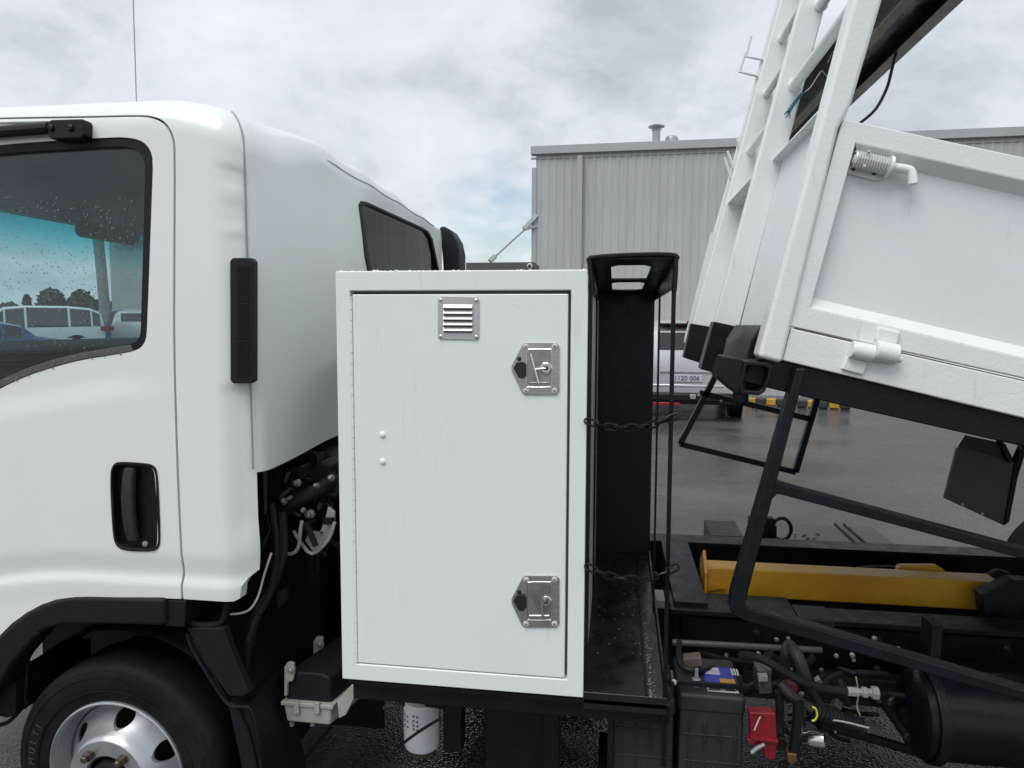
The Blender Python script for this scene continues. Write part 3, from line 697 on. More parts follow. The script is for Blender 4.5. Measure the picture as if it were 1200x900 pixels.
g = G(); g.lathe([(.008, 0), (.008, .006), (.005, .007)], P(171, 637, -.002), (0, -1, 0), 16); g.build('key_lock', GALV, hb)
# rain visor bracket over the door window
g = G(); g.pr([(56, 142), (60, 140), (96, 139), (98, 142), (98, 158), (95, 162), (60, 163), (56, 160)], -.035, .002); vb = g.build('visor_bracket', PLAST, T, bevel=.006, seg=3)
g = G(); g.tube([P(-40, 157, -.02), P(20, 153, -.02), P(58, 150, -.02)], .017, 10); g.build('visor_bar', PLAST, vb)
for x_ in (60, 83):
    g = G(); g.lathe([(.010, 0), (.010, .004), (.006, .007)], P(x_, 150, -.035), (0, -1, 0), 8); g.build('screw', SATIN, vb)
g = G(); g.tube([P(-60, 146, -.01), P(57, 143, -.01)], .004, 6, 0); g.build('visor_trim', GALV, vb)
# aerial
aq = P(160, 122, .12)
g = G(); g.tube([aq, aq+Vector((.004, 0, .5)), aq+Vector((.006, 0, 1.1))], .0016, 6, 2); g.build('aerial', SEAMG, T)
# air intake stack on the far side of the cab
g = G(); q0 = [(514, 266), (520, 264.5), (528, 270), (535, 282), (538, 296), (538, 330), (520, 330), (518, 300)]
g.pr(q0, CW+.02, CW+.22); g.build('air_intake', PLAST, T, bevel=.02, seg=3)
# small drain plug in the back wall
g = G(); g.lathe([(.014, -.002), (.012, .004), (.006, .006)], PXX(366, 531, XR-.05)+Vector((.0, 0, 0)), (1, 0, 0), 12); g.build('grommet', PLAST, T)

# --- wheel arch flare, mudguard, skirt bits
fl_o = [(-90, 828), (-40, 774), (-10, 752), (0, 744.5), (15, 730), (33, 717), (50, 708.5), (67, 703), (85, 700.5), (100, 700), (160, 701), (193, 702)]
fl_i = [(193, 734), (160, 733), (93, 732), (70, 733), (50, 739), (38, 750), (27, 762), (12, 780), (0, 800), (-40, 850), (-90, 930)]
g = G(); g.pr(fl_o+fl_i, -.012, .09); g.build('wheel_arch_flare', PLASTG, T, bevel=.012, seg=3)
g = G(); g.pr([(193, 703), (218, 704), (216, 736), (193, 734)], .004, .09); g.build('flare_end', PLAST, T, bevel=.005)
# inner wheel arch liner
g = G(); cxw = P(140, 902, .0); 
prof = []
n_ = 20
for i in range(n_+1):
    a = R(-10+150*i/n_); prof.append((cxw.x+.44*math.cos(a), cxw.z+.435*math.sin(a)))
vs = []; fs = []
for (x, z) in prof: vs += [(x, .03, z), (x, .75, z)]
for i in range(n_): fs.append((2*i, 2*i+1, 2*i+3, 2*i+2))
g.add(vs, fs); g.build('wheel_arch_liner', PLAST, T)
g = G(); g.box(P(52, 800, .72).x, -.9, .72, .74, .05, 1.0); g.build('inner_wheelhouse', PLAST, T)
g = G(); g.pr([(218, 736), (262, 736), (270, 760), (292, 812), (285, 816), (268, 816), (246, 786), (230, 755)], .03, .06); g.build('mudguard_panel', PLASTG, T, bevel=.004)
g = G(); g.pr([(216, 744), (224, 742), (268, 824), (290, 828), (296, 846), (306, 905), (318, 960), (282, 960), (283, 900), (268, 832), (240, 790), (222, 760)], .04, .30); g.build('mudguard', PLAST, T, bevel=.006)
g = G(); g.tube([P(219, 742, .03), P(225, 760, .03), P(243, 790, .03), P(266, 824, .03), P(283, 828, .03), P(295, 832, .03), P(303, 870, .03), P(307, 905, .03)], .005, 8); g.build('mudguard_lip', SATIN, T)
g = G(); g.tube([P(222, 706, .05), P(221, 722, .05), P(228, 731, .05), P(250, 732, .05), P(262, 726, .05), P(266, 706, .05)], .010, 10, 4); g.build('step_loop', PLAST, T)
# bits in front of the wheel at the far left
g = G(); g.pr([(-10, 800), (4, 800), (18, 800), (18, 838), (8, 842), (-10, 838)], .06, .4); g.build('bumper_bracket', GRIME, T, bevel=.006)
g = G(); g.tube([P(33, 772, .1), P(31, 800, .1), P(29, 830, .1)], .006, 8); g.tube([P(-10, 850, .1), P(10, 846, .1), P(34, 820, .1)], .007, 8); g.build('brake_hose', HOSE, T)

# --- front wheels
wc = P(139.5, 902, .05); wc.y = .05
def sc(prof): return [(r_*1.055, h_*1.04) for r_, h_ in prof]
def wheel(c, far=False, dish=-1):
    s_ = 1 if far else -1
    ax = (0, s_, 0)
    g = G()
    g.lathe(sc([(.214, .004), (.222, .010), (.235, .012), (.27, .020), (.305, .019), (.322, .013), (.330, .006), (.335, -.004), (.338, -.02), (.338, -.05), (.338, -.16), (.33, -.19), (.30, -.205), (.22, -.19), (.214, -.1)]), c, ax, 72, closed=True)
    ty = g.build('wheel', TYRE, T)
    # tread grooves: shoulder blocks
    # rim: barrel, lip
    g = G(); g.lathe(sc([(.222, .008), (.2205, .016), (.216, .018), (.211, .014), (.207, .002), (.200, -.03), (.192, -.06), (.192, -.15), (.205, -.19), (.212, -.19), (.200, -.15), (.200, -.06), (.208, -.03), (.215, .0)]), c, ax, 72, closed=True)
    rim = g.build('rim', RIMM, ty)
    c = Vector(c); ax_ = Vector(ax)
    prof = [(.070, .046), (.074, .050), (.10, .052), (.120, .052), (.126, .048), (.132, .038), (.138, .026), (.146, .012), (.154, -.002), (.162, -.014), (.170, -.024), (.178, -.032), (.186, -.040), (.193, -.045)]
    full = prof + [(r_-.002, h_-.007) for r_, h_ in prof[::-1]]
    g = G(); g.lathe(sc(full), c, ax_, 96, closed=True); dsc = g.build('wheel_disc', RIMM, ty, ang=40)
    cg = G()
    for k in range(6):
        a = R(84+60*k); e0 = Vector((math.cos(a), 0, math.sin(a))); e1 = Vector((-math.sin(a), 0, math.cos(a)))
        cg.poly([c+ax_*.06+e0*(.170+.022*math.cos(q_))+e1*(.0315*math.sin(q_)) for q_ in [2*math.pi*j/28 for j in range(28)]], ax_*-.16)
    cc_ = cg.build('cut', BLACK, T); boolean(dsc, [cc_]); drop(cc_)
    return ty, rim, dsc
ty, rim, g = wheel(wc)
g = G(); g.lathe(sc([(.15, -.11), (.19, -.11), (.19, -.10), (.15, -.10)]), wc, (0, -1, 0), 40, closed=True); g.lathe(sc([(.02, -.13), (.17, -.13), (.17, -.11), (.05, -.10)]), wc, (0, -1, 0), 40); g.build('brake_drum', GRIME, ty)
g = G(); g.lathe(sc([(.052, .01), (.058, .03), (.052, .058), (.02, .06)]), wc, (0, -1, 0), 28); g.build('hub', DOTS, ty)
for k in range(5):
    a = R(52+72*k); q = wc+Vector((math.cos(a)*.096, -.054, math.sin(a)*.096))
    g = G(); g.lathe([(.0175, 0), (.017, .016), (.012, .018), (.012, .030), (.008, .034)], q, (0, -1, 0), 6); g.build('wheel_nut', NUT, ty, bevel=.001)
# rings moulded in the sidewall + raised lettering panel
g = G()
for r_, h_ in ((.270, .019), (.316, .0205), (.334, .0155)):
    g.tube([wc+Vector((math.cos(2*math.pi*k/72)*r_, -h_, math.sin(2*math.pi*k/72)*r_)) for k in range(72)], .0016, 5, 1, closed=True)
g.build('sidewall_ring', TYRE, ty)
g = G(); pts_o = []; pts_i = []
for k in range(9):
    a = R(148+ (188-148)*k/8); pts_o.append(wc+Vector((math.cos(a)*.306, -.0225, math.sin(a)*.306))); pts_i.append(wc+Vector((math.cos(a)*.272, -.0215, math.sin(a)*.272)))
g.poly(pts_o+pts_i[::-1], (0, .003, 0)); g.build('sidewall_panel', PLAST, ty)
RUBL = mat('moulded rubber letters', (.05, .052, .055), .6)
for ch, k in zip('XMULTI', (0, 1.5, 2.6, 3.6, 4.6, 5.4)):
    a = R(186-k*6.3); p = wc+Vector((math.cos(a)*.288, -.0255, math.sin(a)*.288)) - world_of(ty)
    th = a-math.pi/2; mm_ = Matrix.Translation(p) @ Matrix.Rotation(-th, 4, 'Y') @ Matrix(((1, 0, 0, 0), (0, 0, -1, 0), (0, 1, 0, 0), (0, 0, 0, 1)))
    text(ch, .030, RUBL, ty, mm_, ex=.0008, name='tyre_letter')
fc = wc.copy(); fc.y = CW-.1
ty2, rim2, _d = wheel(fc, far=True)  # unseen far wheel, also added to block light under the truck

# --- toolbox
bx0, bx1, bz0, bz1 = -.775, -.0745, .637, 1.815; BD = 1.06
dx0, dx1 = P(413.3, 560, 0).x, P(667, 560, 0).x; dz1 = P(540, 340.5, 0).z; dz0 = (P(420, 779, 0).z+P(667, 796, 0).z)/2
O4 = [(bx0, 0, bz0), (bx1, 0, bz0), (bx1, 0, bz1), (bx0, 0, bz1)]; I4 = [(dx0, 0, dz0), (dx1, 0, dz0), (dx1, 0, dz1), (dx0, 0, dz1)]
g = G(); g.ring(O4, I4, (0, .035, 0)); fr = g.build('toolbox_frame', BOXW, T, bevel=.003, seg=3)
g = G(); g.box(bx0+.001, bx1-.001, .036, BD, bz0+.001, bz1-.001); g.build('toolbox_body', BOXW, T, bevel=.004)
g = G(); g.ring([(x, .0345, z) for x, _, z in I4], [(dx0+.03, .0345, dz0+.03), (dx1-.03, .0345, dz0+.03), (dx1-.03, .0345, dz1-.03), (dx0+.03, .0345, dz1-.03)], (0, -.004, 0)); g.build('toolbox_seal', mat('grey rubber seal', (.16, .18, .175), .7), T)
gx, gt, gb = .006, .0095, .003
g = G(); g.box(dx0+gx, dx1-.0075, .0015, .030, dz0+gb, dz1-gt); tdoor = g.build('toolbox_door', BOXW, T, bevel=.003, seg=3)
g = G()   # piano hinge knuckles
z_ = dz0+.004
while z_ < dz1-.02:
    z2 = min(z_+.030, dz1-.014)
    g.lathe([(.0035, 0), (.0035, z2-z_-.0012)], (dx0+.0028, .0015, z_), (0, 0, 1), 8); z_ = z2
g.build('piano_hinge', BOXW, tdoor)
for (x_, y_) in ((448.5, 509.5), (448.5, 541)):
    g = G(); g.lathe([(.009, 0), (.0085, .003), (.006, .005), (.002, .006)], P(x_, y_, .0015), (0, -1, 0), 16); g.build('door_rivet', BOXW, tdoor)
# water beads along the top edge of the box
g = G()
def bead(g, c, r_, sq=.7):
    base = [Vector(c)+Vector((math.cos(a)*r_, math.sin(a)*r_, 0)) for a in [k*math.pi/4 for k in range(8)]]
    mid = [Vector(c)+Vector((math.cos(a)*r_*.75, math.sin(a)*r_*.75, r_*sq*.7)) for a in [k*math.pi/4 for k in range(8)]]
    g.add(base+mid+[Vector(c)+Vector((0, 0, r_*sq))], [(k, (k+1) % 8, 8+(k+1) % 8, 8+k) for k in range(8)]+[(8+k, 8+(k+1) % 8, 16) for k in range(8)])
for _ in range(220):
    bead(g, (random.uniform(bx0+.01, bx0+.37 if random.random() < .75 else bx1-.01), random.uniform(.004, .12), bz1+.0), random.uniform(.002, .0055))
WATER = mat('water bead', (.72, .75, .76), .08, spec=.8)
g.build('raindrop', WATER, fr, ang=80, kind='stuff')
# vent plate with louvres
vq = [P(x, y, -.002) for x, y in ((516, 347), (559, 348), (561.5, 351), (561.5, 396), (559, 398.5), (516, 397.5), (513, 395), (513, 350))]
g = G(); g.poly(vq, (0, .0035, 0)); vp = g.build('vent_plate', ALU, T, bevel=.001)
for i in range(5):
    y_ = 359 + i*6.7
    a, b_ = P(519.5, y_, -.002), P(554, y_+.2, -.002)
    g = G(); g.poly([a+Vector((0, 0, .006)), a+Vector((0, -.008, -.004)), a+Vector((0, -.007, -.006)), a+Vector((0, 0, -.004))], b_-a); g.build('louvre', ALU, vp, bevel=.0006)
    g = G(); g.pr([(520, y_+1.8), (553, y_+2.0), (553, y_+4.2), (520, y_+4.0)], -.0026, -.0015); g.build('slot', DOTS, vp)
for x_, y_ in ((516.5, 351.5), (558, 352), (516.5, 394.5), (558, 395)):
    g = G(); g.lathe([(.0055, 0), (.005, .002), (.003, .0035)], P(x_, y_, -.002), (0, -1, 0), 12); rv = g.build('rivet', CHROME, vp)
    g = G(); g.lathe([(.0016, 0.003), (.0016, .0045)], P(x_, y_, -.002), (0, -1, 0), 8); g.build('rivet_pin', DOTS, vp)
# two folding T latches
def latch(ox, oy, handle, k):
    L_ = lambda x, y, Y=-.003: P(ox+x, oy+y, Y)
    out_ = [(-15, -30), (22, -30), (26, -26), (26, 26), (22, 31), (-15, 31), (-18, 28), (-30, 3), (-30, -3), (-18, -26)]
    g = G(); g.poly([L_(x, y) for x, y in out_], (0, .0045, 0)); pl_ = g.build('latch', STEEL, T, bevel=.001)
    # pressed dish: bright rolled rim and recessed pan
    ci = [(-10, -22), (14, -22), (17, -19), (17, 19), (14, 22), (-10, 22), (-12, 19), (-12, -19)]
    g = G(); g.tube([L_(x, y, -.0035) for x, y in ci], .0022, 8, 3, closed=True); g.build('dish_rim', CHROME, pl_)
    g = G(); g.poly([L_(x*.93+.2, y*.95, -.0038) for x, y in ci], (0, .0016, 0)); g.build('dish_pan', STEELD, pl_)
    g = G(); g.tube([L_(-9, 17, -.005), L_(14, 17, -.005)], .0014, 6, 0); g.build('dish_step', CHROME, pl_)
    hub = L_(10.5, 0, -.005)
    g = G(); g.lathe([(.016, 0), (.016, .003), (.0135, .0045), (.0125, .003), (.010, .003)], hub, (0, -1, 0), 24); g.build('latch_hub', CHROME, pl_)
    g = G(); g.poly(rrect(hub+Vector((0, -.006, 0)), (.98, 0, .17), (-.17, 0, .98), .011, .011, .002), (0, .004, 0)); g.build('keyway', NUT, pl_)
    if handle == 'tilt':
        a, b_ = L_(-8, -17, -.012), L_(1.5, 18, -.012); m_ = L_(-3, 1.5, -.012)
    else:
        a, b_ = L_(5, -16, -.016), L_(6, 21, -.016); m_ = L_(5.5, -3, -.014)
    g = G(); g.tube([a, m_, b_], .0032, 10); g.tube([m_, hub+Vector((0, -.004, 0))], .003, 8); g.build('latch_handle', CHROME, pl_)
    g = G(); hx = [(-28, 0), (-24, -7), (-17, -7.5), (-12.5, -4), (-13, 8), (-17, 12.5), (-22, 11)]; g.poly([L_(x, y, -.011) for x, y in hx], (0, .009, 0))
    g.lathe([(.006, 0), (.006, .005)], L_(-21, -11), (0, -1, 0), 10); g.build('keyhole_cap', DOTS, pl_, bevel=.003, seg=3)
    for x, y in ((-13, -25), (20.5, -25.5), (-13, 26.5), (20.5, 26.5)):
        g = G(); g.lathe([(.0085, 0), (.008, .002), (.0055, .0038), (.002, .004)], L_(x, y), (0, -1, 0), 16); g.build('rivet', LWHITE, pl_)
        g = G(); g.lathe([(.0022, 0.0035), (.002, .0050)], L_(x, y), (0, -1, 0), 8); g.build('rivet_pin', DOTS, pl_)
    return pl_
l1 = latch(629.5, 431.5, 'tilt', 0); l1['label'] = 'upper steel latch with its handle turned aside'
l2 = latch(629.5, 704.5, 'down', 1); l2['label'] = 'lower steel latch with its handle upright'

# --- black rack beside the toolbox
rx0, rx1 = P(688.5, 400, 0).x, P(791.5, 400, 0).x; rzt = P(740, 301, 0).z; rzb = .655
ZB = rzb
def slope(y_): return rzt-.006-.045*y_/1.07
hx0, hx1 = P(716, 310, .13).x, P(764, 310, .13).x
g = G()
def plate(g, x0, x1, y0, y1, th=.006):
    v = [(x0, y0, slope(y0)), (x1, y0, slope(y0)), (x1, y1, slope(y1)), (x0, y1, slope(y1))]; g.poly(v, (0, 0, th))
plate(g, rx0, hx0, .0, 1.07); plate(g, hx1, rx1, .0, 1.07); plate(g, hx0, hx1, 0, .13); plate(g, hx0, hx1, .52, .60); plate(g, hx0, hx1, .93, 1.07)
for (xx, yy, s1_, s2_) in ((hx0, .13, 1, 1), (hx1, .13, -1, 1), (hx0, .93, 1, -1), (hx1, .93, -1, -1), (hx0, .60, 1, 1), (hx1, .60, -1, 1)):
    g.poly([(xx, yy, slope(yy)+.0004), (xx+s1_*.022, yy, slope(yy)+.0004), (xx, yy+s2_*.06, slope(yy)+.0004)], (0, 0, .005))
g.build('rack_top_plate', BLACK, T)
g = G(); g.tube([(rx0+.012, 0, rzt-.09), (rx0+.004, 0, rzt-.02), (rx0+.02, 0, rzt), (rx1-.02, 0, rzt+.004), (rx1-.004, 0, rzt-.018), (rx1-.006, 0, rzt-.09)], .007, 8, 4); g.build('rack_front_lip', BLACK, T)
zs_ = P(740, 337, 0).z
for nm, xa, xb in (('a', rx0, rx0+.006), ('b', rx1-.006, rx1)):
    g = G(); g.poly([(xa, 0.0, zs_), (xa, 0, rzt-.004), (xa, 1.07, rzt-.05), (xa, 1.07, zs_), (xa, .35, zs_-.0)], (xb-xa, 0, 0)); g.build('rack_side_gusset', BLACK, T)
g = G(); g.box(rx0, rx1, 1.065, 1.075, .68, rzt-.04); g.build('rack_back_panel', SATIN, T)
g = G(); g.poly([(rx0, 0, rzb), (rx0, 1.06, rzb+.055), (rx1-.0, 1.06, rzb+.055), (rx1-.0, 0, rzb)], (0, 0, -.05)); g.build('rack_floor', FLOORB, T, bevel=.003)
xg = P(755, 780, 0.1).x
g = G(); g.poly([(xg, 0.001, rzb), (xg, 1.05, rzb+.056), (xg+.006, 1.05, rzb+.056), (xg+.006, 0.001, rzb)], (0, 0, .006)); g.poly([(rx1-.006, 0, rzb), (rx1-.006, 1.05, rzb+.055), (rx1, 1.05, rzb+.055), (rx1, 0, rzb)], (0, 0, .022)); g.build('rack_floor_rib', BLACK, T)
g = G()
for _ in range(90): 
    yy = random.random()**1.5*.45; bead(g, (xg+.012+abs(random.gauss(0, .006)), yy+.005, rzb+.055*yy/1.06), random.uniform(.002, .0055), .4)
for _ in range(40):
    yy = random.uniform(.02, .8); bead(g, (random.uniform(rx0+.03, rx1-.02), yy, rzb+.055*yy/1.06), random.uniform(.0015, .004), .4)
g.build('raindrop', mat('clear bead', (.1, .1, .11), .03, spec=.9), T, ang=80, kind='stuff')
# uprights: flat bar at the front, rods behind it, on both sides
for (xc, ys) in ((rx0+.006, (0.004, .62)), (rx1-.006, (.004, .62))):
    for i, yy in enumerate(ys):
        if xc > 0: w_ = (.011, .007)[i]
        else: w_ = (.0115, .008)[i]
        g = G(); g.box(xc-w_/2, xc+w_/2, yy, yy+.012, ZB-.2 if (i == 0 and xc > 0) else ZB, zs_+.012); g.build('rack_upright', BLACK, T, bevel=.0015)
g = G(); g.box(bx1+.0004, bx1+.003, .03, 1.03, bz0+.03, bz1-.06); g.build('toolbox_side_lining', SPECK, T)
# chains
def chain(name, label, a, b_, sag, nl):
    a, b_ = Vector(a), Vector(b_); root = thing(name, label, 'chain', (a+b_)/2, 'black chains across the rack')
    def pt(t_): q = a.lerp(b_, t_); q.z -= sag*4*t_*(1-t_); return q
    base = None
    for i in range(nl):
        t0, t1 = i/nl, (i+1)/nl; p, q = pt(t0), pt(t1); d = (q-p); c = (p+q)/2; d.normalize()
        rot = (i % 2)*math.pi/2 + R(20) + random.uniform(-.25, .25)
        yv = Vector((0, 1, 0)); n0 = (yv-d*yv.dot(d)).normalized(); n1_ = d.cross(n0); sd = n0*math.sin(rot)+n1_*math.cos(rot)
        hl = (b_-a).length/nl*.5*1.36; hw_ = .0085; pts = []
        for k in range(16):
            an = 2*math.pi*k/16; ex = math.copysign(hl-hw_, math.cos(an)) if abs(math.cos(an)) > .2 else (hl-hw_)*math.cos(an)/.2
            pts.append(c + d*(ex+hw_*math.cos(an)) + sd*(hw_*math.sin(an)))
        g = G(); g.tube(pts, .0030, 6, 1, closed=True); g.build('link', BLACK, root)
    return root
chain('chain', 'upper black steel chain sagging across the open front of the black rack', P(687, 493, -.012), P(794, 487, -.012), .026, 9)
chain('chain', 'lower black steel chain sagging across the rack above its floor', P(687, 663, -.012), P(794, 664, -.012), .036, 9)

# --- tray (tipped up)
HP = P(896, 410, 0)
hq = (P(1000, 0, 0)-P(893, 415, 0)).normalized()     # up along the headboard
hn = Vector((-hq.z, 0, hq.x))                         # outward normal of the headboard (towards the cab)
h0 = P(893, 415, 0)
def PH(px, py, off=0.0):
    d = ray(px, py); c = h0 + hn*off; o_ = Vector((0, -D, H)); t_ = (c-o_).dot(hn)/d.dot(hn); return o_+d*t_
def hpt(y_, s_, off=0.0): return h0 + hq*s_ + hn*off + Vector((0, y_, 0))
TY = PH(806, 385).y
print('tray far Y', TY, 'post2', PH(858, 300).y, PH(890, 300).y, 'post1', PH(831, 300).y, PH(858, 300, .06).y, PH(907, 187), PH(975, 107), (PH(907, 187)-h0).dot(hq))
stop_s = (PH(940, 150)-h0).dot(hq)
sB = -.02
Y2 = PH(851, 325).y
lo, hi = -.3, .0
for _ in range(40):
    mid = (lo+hi)/2
    if PH(882, 325, mid).y < Y2: hi = mid
    else: lo = mid
SOFF = (lo+hi)/2
Y1 = PH(826.7, 325).y
print('headboard', Y2, SOFF, Y1, TY)
sheetTop = (P(907, 187, Y2)-h0).dot(hq)
g = G(); g.poly([hpt(.22, -.02, SOFF), hpt(TY, -.02, SOFF), hpt(TY, sheetTop, SOFF), hpt(.22, sheetTop, SOFF)], -hn*.004); g.build('headboard_sheet', PANELW, T)
g = G(); g.bar(hpt(.22, sheetTop, SOFF+.018), hpt(Y2, sheetTop, SOFF+.018), .006, .036, up=hq); g.build('headboard_top_flange', BRUSHW, T)
# deep flat posts standing out from the sheet; their near faces are seen
def lp(x0_, y0_, k, y): return (x0_+(y0_-y)*k, y)
g = G(); g.pr([lp(851, 325, .2695, 384), lp(882, 325, .268, 389), lp(882, 325, .268, -260), lp(851, 325, .2695, -260)], Y2, Y2+.05); g.build('headboard_post', BRUSHW, T, bevel=.008, seg=3)
g = G(); g.pr([lp(826.7, 325, .2717, 384), lp(862, 325, .2717, 389), lp(862, 325, .2717, -260), lp(826.7, 325, .2717, -260)], Y1, Y1+.05); g.build('headboard_post', BRUSHW, T, bevel=.008, seg=3)
YF = max(TY, Y1+.35)
g = G(); g.pr([lp(822, 325, .274, 397), lp(838, 325, .274, 397), lp(838, 325, .274, -200), lp(822, 325, .274, -200)], YF, YF+.04); g.build('headboard_far_rail', BRUSHW, T, bevel=.006)
# corner post
cpo = [(1000, -6), (1037, -6), (1003, 106), (985, 141), (950, 300), (926, 384), (917, 421), (889, 414)]
cpw = [P(x, y, 0) for x, y in ((893, 415), (918, 421), (990, 141), (1003, 106), (1046, -60), (1015, -60))]
g = G(); g.poly([P(888, 419, -.012), P(917, 426, -.012), P(983.5, 150, -.012), P(999, 120, -.012), P(1034.5, 0, -.012), P(1130, -330, -.012), P(1085, -330, -.012), P(1000, 0, -.012)], (0, .08, 0)); g.build('corner_post', BRUSHW, T, bevel=.012, seg=4)
# rungs between the posts above the sheet
def rung(px_, py_, Yb_, Ya_, r_):
    q = P(px_, py_, Yb_); g = G(); g.tube([q, Vector((q.x, Ya_, q.z))], r_, 16, 0); g.lathe([(r_, 0), (r_*1.15, -.0), (r_*1.25, .004), (r_, .010)], q, (0, -1, 0), 16); g.build('headboard_rung', BRUSHW, T)
rung(931, 100, Y2, .03, .0205); rung(962, 6, Y2, .03, .0205)
rung(917, 46, Y1, Y2+.03, .018); rung(899, 110, Y1, Y2+.03, .018); rung(879.5, 177, Y1, Y2+.03, .018); rung(934, -16, Y1, Y2+.03, .018)
q = P(862.5, 240, Y1); g = G(); g.bar(q, Vector((q.x+.0, Y2+.03, q.z+.0)), .08, .005, up=(1, 0, -.25)); g.build('headboard_cleat', BRUSHW, T)
# dark cross channel and weathered timber edge at the top of the headboard, inside the tray
bA = P(1108, 0, .35); 
yb0, yb1 = .12, TY
def beamline(px, py, Y): return P(px, py, Y)
e0 = P(1190, -84, .10); 
def ydir(px, py, Y):  # a Y-parallel line that passes through this pixel at depth Y
    p = P(px, py, Y); return p.x, p.z
A4, B4, C4, C5, D4 = [P(x, 50, .43) for x in (1076, 1060, 1026, 1014, 955)]
L5, L4 = P(1022, 50, .95), P(961, 50, .95)
n4 = Vector((.5, 0, .8))
def yplate(a, b_, up_, th, nm, m_, bev=.001):
    g = G(); p, q = a+n4*up_, b_+n4*up_; p.y = q.y = .12 if 'lip' in nm or 'web' in nm or 'flange' in nm else .3
    g.poly([p, q, q+n4*th, p+n4*th], (0, TY-.02-p.y, 0)); g.build(nm, m_, T, bevel=bev)
yplate(A4, B4, 0, .02, 'channel_lip', RUSTB); yplate(B4+Vector((.004, 0, 0)), C5, .05, .02, 'channel_web', BLACK); yplate(B4, B4+Vector((.006, 0, .004)), .0, .07, 'channel_flange', BLACK)
yplate(C4, C5, 0, .02, 'channel_lip', RUSTB); yplate(L5, L4, .0, .03, 'cross_channel', BLACK)
# loose cable hanging under the channel
g = G(); g.tube([P(1050, 62, .5), P(1045, 82, .4), P(1039, 104, .4), P(1026, 128, .4), P(1008, 144, .4), P(998, 150, .4)], .0045, 8, 4); g.build('hanging_cable', HOSE, T)
# hooks on the far rail
for pts in (((880, 42), (874.5, 66), (895, 70)), ((873.5, 61), (867, 84), (888, 89)), ((852.5, 177), (857, 190), (861, 200)), ((849, 184), (853, 197), (857, 209)), ((863, 161), (866, 170), (869, 178))):
    g = G(); g.tube([P(x, y, YF-.01) for x, y in pts], .0085 if pts[0][0] > 870 else .007, 8, 1); g.build('tie_hook', BRUSHW, T)
# rope tied to the rung
rp_ = thing('rope', 'frayed blue green rope end tied to the white headboard rung', 'rope', P(930, 122, Y2-.03))
yr = Y2-.03
g = G(); g.tube([P(943, 108, yr), P(937, 113, yr), P(930, 122, yr-.005), P(924, 131, yr-.01)], [.004, .006, .007, .008], 8, 3); g.build('strand', ROPE, rp_)
g = G()
for k in range(9):
    q = P(926, 128, yr-.01); g.tube([q, q+Vector((random.uniform(-.02, .004), random.uniform(-.015, .015), random.uniform(-.035, -.012)))], .0014, 5, 0)
g.build('frayed_end', ROPE, rp_, kind='stuff')
g = G(); g.tube([P(943, 108, yr), P(950, 102, yr), P(962, 84, yr), P(966, 86, yr), P(972, 90, yr), P(978, 70, yr), P(976, 60, yr), P(970, 74, yr)], .002, 6, 4); g.build('tie_wire', GALV, rp_)
# side gate: framed panel
o4 = [(988, 139), (1800, 312), (1800, 576), (920, 381)]
i4 = [(1003, 168), (1780, 341.5), (1780, 555), (949.5, 361)]
g = G(); g.ring([P(x, y, 0) for x, y in o4], [P(x, y, 0) for x, y in i4], (0, .045, 0)); gate = g.build('side_gate', BRUSHW, T, bevel=.004, seg=2)
g = G(); g.pr([(999, 164), (1790, 334), (1790, 560), (946, 364)], .034, .04); g.build('gate_panel', PANELW, gate)
g = G(); 
a0_, a1_ = P(1003, 168, .001), P(1780, 341.5, .001)
g.poly([P(1003, 168, .001)+Vector((0, 0, .002)), P(1003, 168, .001), P(1003, 186, .034), P(1003, 168, .034)], a1_-a0_); g.build('gate_rail_lip', BRUSHW, gate)
b0_, b1_ = P(949.5, 361, .002), P(1780, 555, .002)
g = G(); g.poly([b0_, b0_+Vector((0, .032, .030)), b0_+Vector((0, .032, 0))], b1_-b0_); g.build('gate_sill_fillet', BRUSHW, gate)
# lower side rail
g = G(); g.pr([(927, 384.5), (1800, 583), (1800, 633), (917, 422.5)], .0, .05); g.build('tray_side_rail', BRUSHW, T, bevel=.004)
g = G(); g.tube([P(931, 385, .004), P(1800, 584, .004)], .0022, 6, 0); g.build('hinge_line_rust', RUSTB, T)
# tray floor and far gate
g = G(); g.poly([h0+Vector((.13, .06, -.0)), h0+Vector((.13, TY, 0)), h0+Vector((.02, TY, 0))-hn*3.6, h0+Vector((.02, .06, 0))-hn*3.6], hq*.012); g.build('tray_floor', PANELW, T)
g = G(); g.poly([hpt(TY, -.02, 0), hpt(TY, .58, 0), hpt(TY, .58, 0)-hn*3.6, hpt(TY, -.02, 0)-hn*3.6], (0, .04, 0)); g.build('far_gate', PANELW, T)
# spring bolt latch
def Lg(x, y, Y=.03): return P(x, y, Y)
g = G(); g.pr([(996, 193), (1036, 203), (1034, 210), (1028, 212), (994, 203)], .024, .034); sl = g.build('spring_bolt', BRUSHW, T, bevel=.002)
g = G(); g.pr([(999, 176), (1040, 186), (1036, 206), (995, 196)], .028, .034); g.build('bolt_plate', BRUSHW, sl, bevel=.002)
a, b_ = P(1000, 186, .006), P(1040, 195, .006); ax = (b_-a).normalized()
pts = []; nturn = 13
u_ = Vector((0, 1, 0)); w_ = ax.cross(u_)
for k in range(nturn*10+1):
    t_ = k/(nturn*10); an = 2*math.pi*k/10; pts.append(a.lerp(b_, t_)+(u_*math.cos(an)+w_*math.sin(an))*.019)
g = G(); g.tube(pts, .0032, 6, 1); g.build('coil_spring', mat('painted spring', (.6, .62, .62), .35, metal=.3), sl)
g = G(); g.lathe([(.026, 0), (.027, .004), (.026, .008)], b_, ax, 24); g.build('bolt_washer', BRUSHW, sl)
